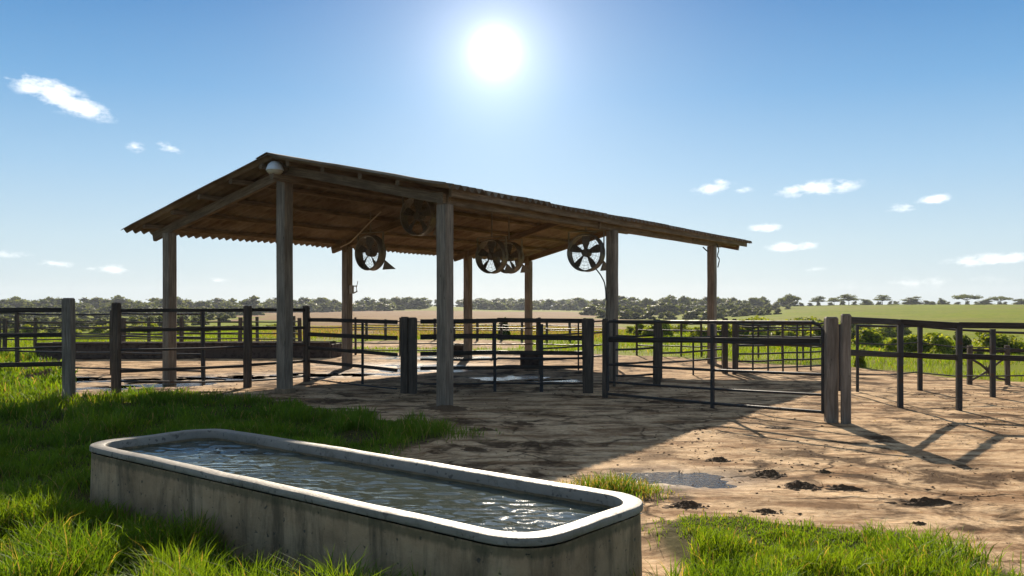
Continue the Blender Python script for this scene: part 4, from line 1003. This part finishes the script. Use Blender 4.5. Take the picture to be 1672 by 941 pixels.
ridge = [(1290, 360, 479, 42, 1, 'flat-topped savanna tree above the wood at the left end of the green hill'),
         (1335, 385, 484, 29, 2, 'round tree with a short leaning trunk, second on the green hill skyline'),
         (1362, 395, 485, 24, 2, 'small round tree between the two taller ones on the hill skyline'),
         (1386, 390, 480, 36, 2, 'broad rounded tree with a clear trunk on the hill skyline'),
         (1414, 400, 488, 24, 0, 'low dark bushy tree right of the broad rounded tree on the hill skyline'),
         (1441, 392, 481.5, 30, 2, 'lone neat round-crowned tree standing alone on the hill crest'),
         (1464, 400, 492, 10, 0, 'tiny round bush between the lone round-crowned tree and the wide clump'),
         (1490, 398, 484.5, 42, 0, 'wide dense clump tree on the middle of the hill crest'),
         (1522, 402, 493, 14, 0, 'little bush right of the wide clump on the hill crest'),
         (1538, 400, 487, 18, 0, 'small upright tree left of the big spreading one on the crest'),
         (1577, 395, 478, 54, 1, 'biggest spreading flat-topped tree on the hill crest'),
         (1606, 402, 489, 34, 0, 'low hedge-like tree right of the big spreading one'),
         (1632, 398, 482.5, 50, 1, 'spreading tree near the right edge of the hill crest'),
         (1668, 398, 487, 30, 0, 'dark tree cut by the right edge of the picture on the hill crest')]
for i, (px, d, ty, w, um, lab) in enumerate(ridge): big_tree('hill_tree', d, px, ty, w, um, 500 + i, lab, 'trees along the hill crest', 1300, leaf=.042)
for i, (px, d, ty, w, lab) in enumerate([(1055, 410, 484, 20, 'first of the flat-topped trees poking above the slope wood, leftmost'), (1088, 410, 484, 17, 'second small flat-topped tree above the slope wood'), (1116, 408, 481.5, 24, 'tallest flat-topped tree above the slope wood, right one')]):
    big_tree('flat_topped_tree', d, px, ty, w, 1, 540 + i, lab, 'flat-topped trees above the slope wood', 900, leaf=.045)
BG = ((.09, .15, .014), (.30, .33, .04))
bushes = [(1540, 66, 540, 46, 'bright leafy bush seen through the right-hand rail fence, left of a darker one'),
          (1572, 68, 541, 36, 'darker rounded bush just right of the bright leafy one'),
          (1598, 64, 562, 20, 'low bush at the foot of the two bushes by the cross-braced panel'),
          (1455, 72, 549, 28, 'small bush behind the left upright of the right-hand rail fence'),
          (1487, 70, 545, 38, 'leafy bush behind the slim posts of the thin wire fence'),
          (1362, 95, 534, 36, 'dull green bush in the hollow left of the big gate posts'),
          (1398, 92, 534, 40, 'left dull green bush in the hollow right of the pale square post'),
          (1432, 95, 536, 34, 'right dull green bush in the hollow right of the pale square post'),
          (1404, 26, 565, 20, 'little bright weed bush at the yard edge beside the pale square post'),
          (823, 62, 515, 22, 'lone dark round-topped bush in the dry field under the shed')]
def d_at(px, py):
    dd = np.geomspace(18, 300, 900); x = (px - 836) / F * dd; y = HOR + (CAM - ground_z(x, dd)) * F / dd
    i = np.argmax(y < py); return float(dd[i])
BASE = [582, 581, 585, 577, 578, 560, 556, 557, 600, 553]
for i, (px, d, ty, w, lab) in enumerate(bushes):
    d = d_at(px, BASE[i])
    big_tree('bush', d, px, ty, w, 0, 600 + i, lab, None, 1700, BG if i not in (1, 5, 6, 7, 9) else ((.04, .07, .012), (.14, .17, .03)), .05, True)
HB = ('yellow-green hedge shrub behind the rear pens on the right', 'hedge shrubs behind the right rear pens')
hp = None
for i in range(26):
    px = 1035 + i * 12.6 + random.uniform(-4, 4); d = random.uniform(42, 60); ty = 526 + random.uniform(-4, 9) + (4 if px > 1240 else 0)
    if i < 3: hb = big_tree('hedge_shrub', d, px, ty, 30, 0, 640 + i, *HB, 1300, BG, .06, True); hp = (hp or []) + [hb]
    else:
        hb = copy_tree(hp[i % 3]); x = (px - 836) / F * d; z = gz(x, d) - .05; s = (CAM + (HOR - ty) / F * d - z) / max(hp[i % 3].children[0].scale[0] , .1)
        place(hb, (x, d, z), random.uniform(0, 6.28), (s * 1.1, s * 1.1, s))
WB = ('low weedy shrub behind the feed bunk in the left pens', 'weedy shrubs behind the left pens')
for i in range(30):
    px = -20 + i * 17 + random.uniform(-8, 8); d = random.uniform(48, 110); ty = 532 + random.uniform(-6, 8) - (6 if px > 250 else 0) * 0
    hb = copy_tree(hp[i % 3]); x = (px - 836) / F * d; z = gz(x, d) - .05; s = max(CAM + (HOR - ty) / F * d - z, .5) / hp[i % 3].children[0].scale[0]
    place(hb, (x, d, z), random.uniform(0, 6.28), (s * 1.3, s * 1.3, s)); hb.name = 'weed_shrub'; tag(hb, WB[0], 'bush', WB[1])

VB = ('small yellow-green bush scattered in the hollow behind the right-hand fences', 'small bushes in the hollow behind the right-hand fences')
for px, py, hh in ((1212, 553, 1.3), (1246, 548, 1.5), (1290, 556, 1.2), (1318, 549, 1.6), (1345, 561, 1.2), (1418, 566, .9), (1446, 552, 1.5), (1516, 579, .8), (1630, 575, .9), (1470, 546, 1.6), (1385, 541, 1.8), (1410, 541, 1.9), (1340, 539, 1.7), (1305, 537, 1.9)):
    d = d_at(px, py); hb = copy_tree(random.choice(hp)); x = (px - 836) / F * d; q = hh / hp[0].children[0].scale[0]
    for r_ in (hb,): q = hh / hb.children[0].scale[0]
    place(hb, (x, d, gz(x, d) - .05), random.uniform(0, 6.28), (q * 1.25, q * 1.25, q)); hb.name = 'bush'; tag(hb, VB[0], 'bush', VB[1])

# ------------------------------------------------------------------ sky, sun, air
SUN_EL, SUN_AZ = R(25.3), R(.5)
w = bpy.data.worlds.new('World'); scn.world = w; w.use_nodes = True
nt = w.node_tree; nt.nodes.clear(); k = N(nt); out = k.n('ShaderNodeOutputWorld'); bg = k.n('ShaderNodeBackground'); k.l(bg.outputs[0], out.inputs[0])
STR = .1; bg.inputs[1].default_value = STR
sky = k.n('ShaderNodeTexSky', sky_type='NISHITA'); sky.sun_disc = False; sky.sun_elevation = SUN_EL; sky.sun_rotation = SUN_AZ
sky.air_density = 1.0; sky.dust_density = .6; sky.ozone_density = 2.0; sky.altitude = 200
gen = k.n('ShaderNodeTexCoord').outputs['Generated']; sx = k.n('ShaderNodeSeparateXYZ'); k.l(gen, sx.inputs[0])
az = k.math('ARCTAN2', sx.outputs[0], sx.outputs[1]); el = k.math('ARCSINE', sx.outputs[2])
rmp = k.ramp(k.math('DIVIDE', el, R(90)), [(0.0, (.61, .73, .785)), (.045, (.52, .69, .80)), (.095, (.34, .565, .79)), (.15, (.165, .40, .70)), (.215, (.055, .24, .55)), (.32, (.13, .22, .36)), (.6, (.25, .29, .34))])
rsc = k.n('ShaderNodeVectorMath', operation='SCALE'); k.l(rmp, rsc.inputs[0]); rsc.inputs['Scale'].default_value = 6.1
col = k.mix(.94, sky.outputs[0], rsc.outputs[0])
# bright aureole round the sun
VS = np.array((-28 / F, 1, (HOR - 85) / F)); VS /= np.linalg.norm(VS)
dp = k.n('ShaderNodeVectorMath', operation='DOT_PRODUCT'); k.l(gen, dp.inputs[0]); dp.inputs[1].default_value = VS
ang = k.math('MULTIPLY', k.math('ARCCOSINE', k.math('MINIMUM', dp.outputs['Value'], 1.0)), 180 / math.pi)
def gauss(s): return k.math('EXPONENT', k.math('MULTIPLY', k.math('POWER', k.math('DIVIDE', ang, s), 2.0), -1.0))
glow = k.math('ADD', k.math('ADD', k.math('MULTIPLY', gauss(1.15), 8.0), k.math('MULTIPLY', gauss(3.4), 1.7)), k.math('MULTIPLY', k.math('EXPONENT', k.math('DIVIDE', ang, -5.2)), 3.1))
gc = k.n('ShaderNodeVectorMath', operation='SCALE'); gc.inputs[0].default_value = (1, .97, .92); k.l(glow, gc.inputs['Scale'])
addg = k.n('ShaderNodeVectorMath', operation='ADD'); k.l(col, addg.inputs[0]); k.l(gc.outputs[0], addg.inputs[1]); col = addg.outputs[0]
# clouds, fixed in the sky by azimuth and elevation
cmb = k.n('ShaderNodeCombineXYZ'); k.l(az, cmb.inputs[0]); k.l(el, cmb.inputs[1]); ae = cmb.outputs[0]
def ang_of(px, py): x, z = (px - 836) / F, (HOR - py) / F; return math.atan(x), math.atan(z / math.hypot(1, x))
clouds = [(88, 154, 62, 20, 19, 1), (128, 172, 50, 15, 16, 1), (222, 241, 14, 8, 10, .7), (278, 242, 20, 8, 14, .9), (20, 415, 30, 5, 0, .5), (90, 431, 26, 5, 4, .55), (195, 441, 36, 7, 3, .6), (148, 438, 16, 4, 0, .4),
          (1165, 308, 34, 9, -6, .75), (1176, 298, 16, 7, 0, .6), (1212, 310, 18, 6, 0, .6), (1335, 308, 62, 12, -4, .95), (1300, 312, 30, 8, 0, .8), (1249, 373, 25, 8, 0, .8), (1296, 403, 42, 8, 0, .85),
          (1480, 338, 30, 7, -5, .6), (1530, 325, 34, 7, -6, .75), (1620, 424, 60, 9, -3, .8), (1590, 428, 30, 7, 0, .7), (1328, 440, 20, 4, 0, .35), (1500, 462, 120, 9, -2, .3), (60, 130, 26, 5, 30, .4), (12, 128, 12, 4, 0, .35), (350, 458, 30, 4, 0, .3)]
nz = k.n('ShaderNodeTexNoise'); nz.inputs['Scale'].default_value = 48; nz.inputs['Detail'].default_value = 7; nz.inputs['Roughness'].default_value = .62
k.l(k.mapping(ae, scale=(.8, 1.5, 1)), nz.inputs['Vector']); fb = nz.outputs['Fac']
tot = None
for px, py, rx, ry, tilt, aa in clouds:
    a0, e0 = ang_of(px, py)
    mp = k.mapping(ae, loc=(a0, e0, 0), rot=(0, 0, R(-tilt)), scale=(rx * 1.2 / F, ry * 1.3 / F, 1), typ='TEXTURE')
    ln_ = k.n('ShaderNodeVectorMath', operation='LENGTH'); k.l(mp, ln_.inputs[0])
    v = k.math('MULTIPLY', k.math('SUBTRACT', 1.0, ln_.outputs['Value']), aa)
    tot = v if tot is None else k.math('MAXIMUM', tot, v)
dens = k.math('ADD', tot, k.math('MULTIPLY', k.math('SUBTRACT', fb, .53), 3.0))
dens = k.math('MULTIPLY', k.ramp(dens, [(.0, 0), (.95, 1)]), k.ramp(tot, [(0.0, 0), (.4, 1)]))
col = k.mix(k.math('MULTIPLY', dens, .9), col, (9.3, 9.2, 9.0))
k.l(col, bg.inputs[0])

sun = bpy.data.lights.new('sun', 'SUN'); sun.energy = 5.0; sun.angle = R(.53); sun.color = (1, .88, .71)
so = bpy.data.objects.new('sun', sun); COL.objects.link(so)
so.rotation_euler = (R(90) - SUN_EL, 0, math.pi - SUN_AZ)
so.location = (0, 60, 40)

HAZE = .00022
if HAZE:
    hb = MB(); hb.v.append(np.array([(x, y, z) for x in (-1505, 1505) for y in (-1505, 1505) for z in (-16, 30)], float)); hb.n = 8
    hb.f += [(0, 1, 3, 2), (4, 6, 7, 5), (0, 4, 5, 1), (2, 3, 7, 6), (0, 2, 6, 4), (1, 5, 7, 3)]
    m, nt2, out2 = mat('thin summer haze'); k2 = N(nt2); v = k2.n('ShaderNodeVolumePrincipled'); v.inputs['Color'].default_value = (.86, .91, 1, 1); v.inputs['Density'].default_value = HAZE; v.inputs['Anisotropy'].default_value = .2
    k2.l(v.outputs[0], out2.inputs['Volume']); tag(hb.build('haze', m), kind='stuff')

# ------------------------------------------------------------------ camera
cam = bpy.data.cameras.new('camera'); co = bpy.data.objects.new('camera', cam); COL.objects.link(co)
cam.sensor_width = 36; cam.lens = 36 * F / 1672; cam.shift_y = (HOR - 470.5) / 1672; cam.clip_end = 6000; cam.clip_start = .05
co.location = (0, 0, CAM); co.rotation_euler = (R(90), 0, 0); scn.camera = co
scn.view_settings.view_transform = 'Standard'; scn.view_settings.look = 'None'; scn.view_settings.gamma = 1; scn.view_settings.use_curve_mapping = False
scn.view_settings.exposure = .76
scn.cycles.sample_clamp_direct = 3; scn.cycles.sample_clamp_indirect = 3; scn.cycles.max_bounces = 6; scn.cycles.volume_bounces = 0; scn.cycles.use_denoising = True
scn.cycles.use_adaptive_sampling = True; scn.cycles.adaptive_threshold = .02
print('trees', NT, 'objects', len(bpy.data.objects))
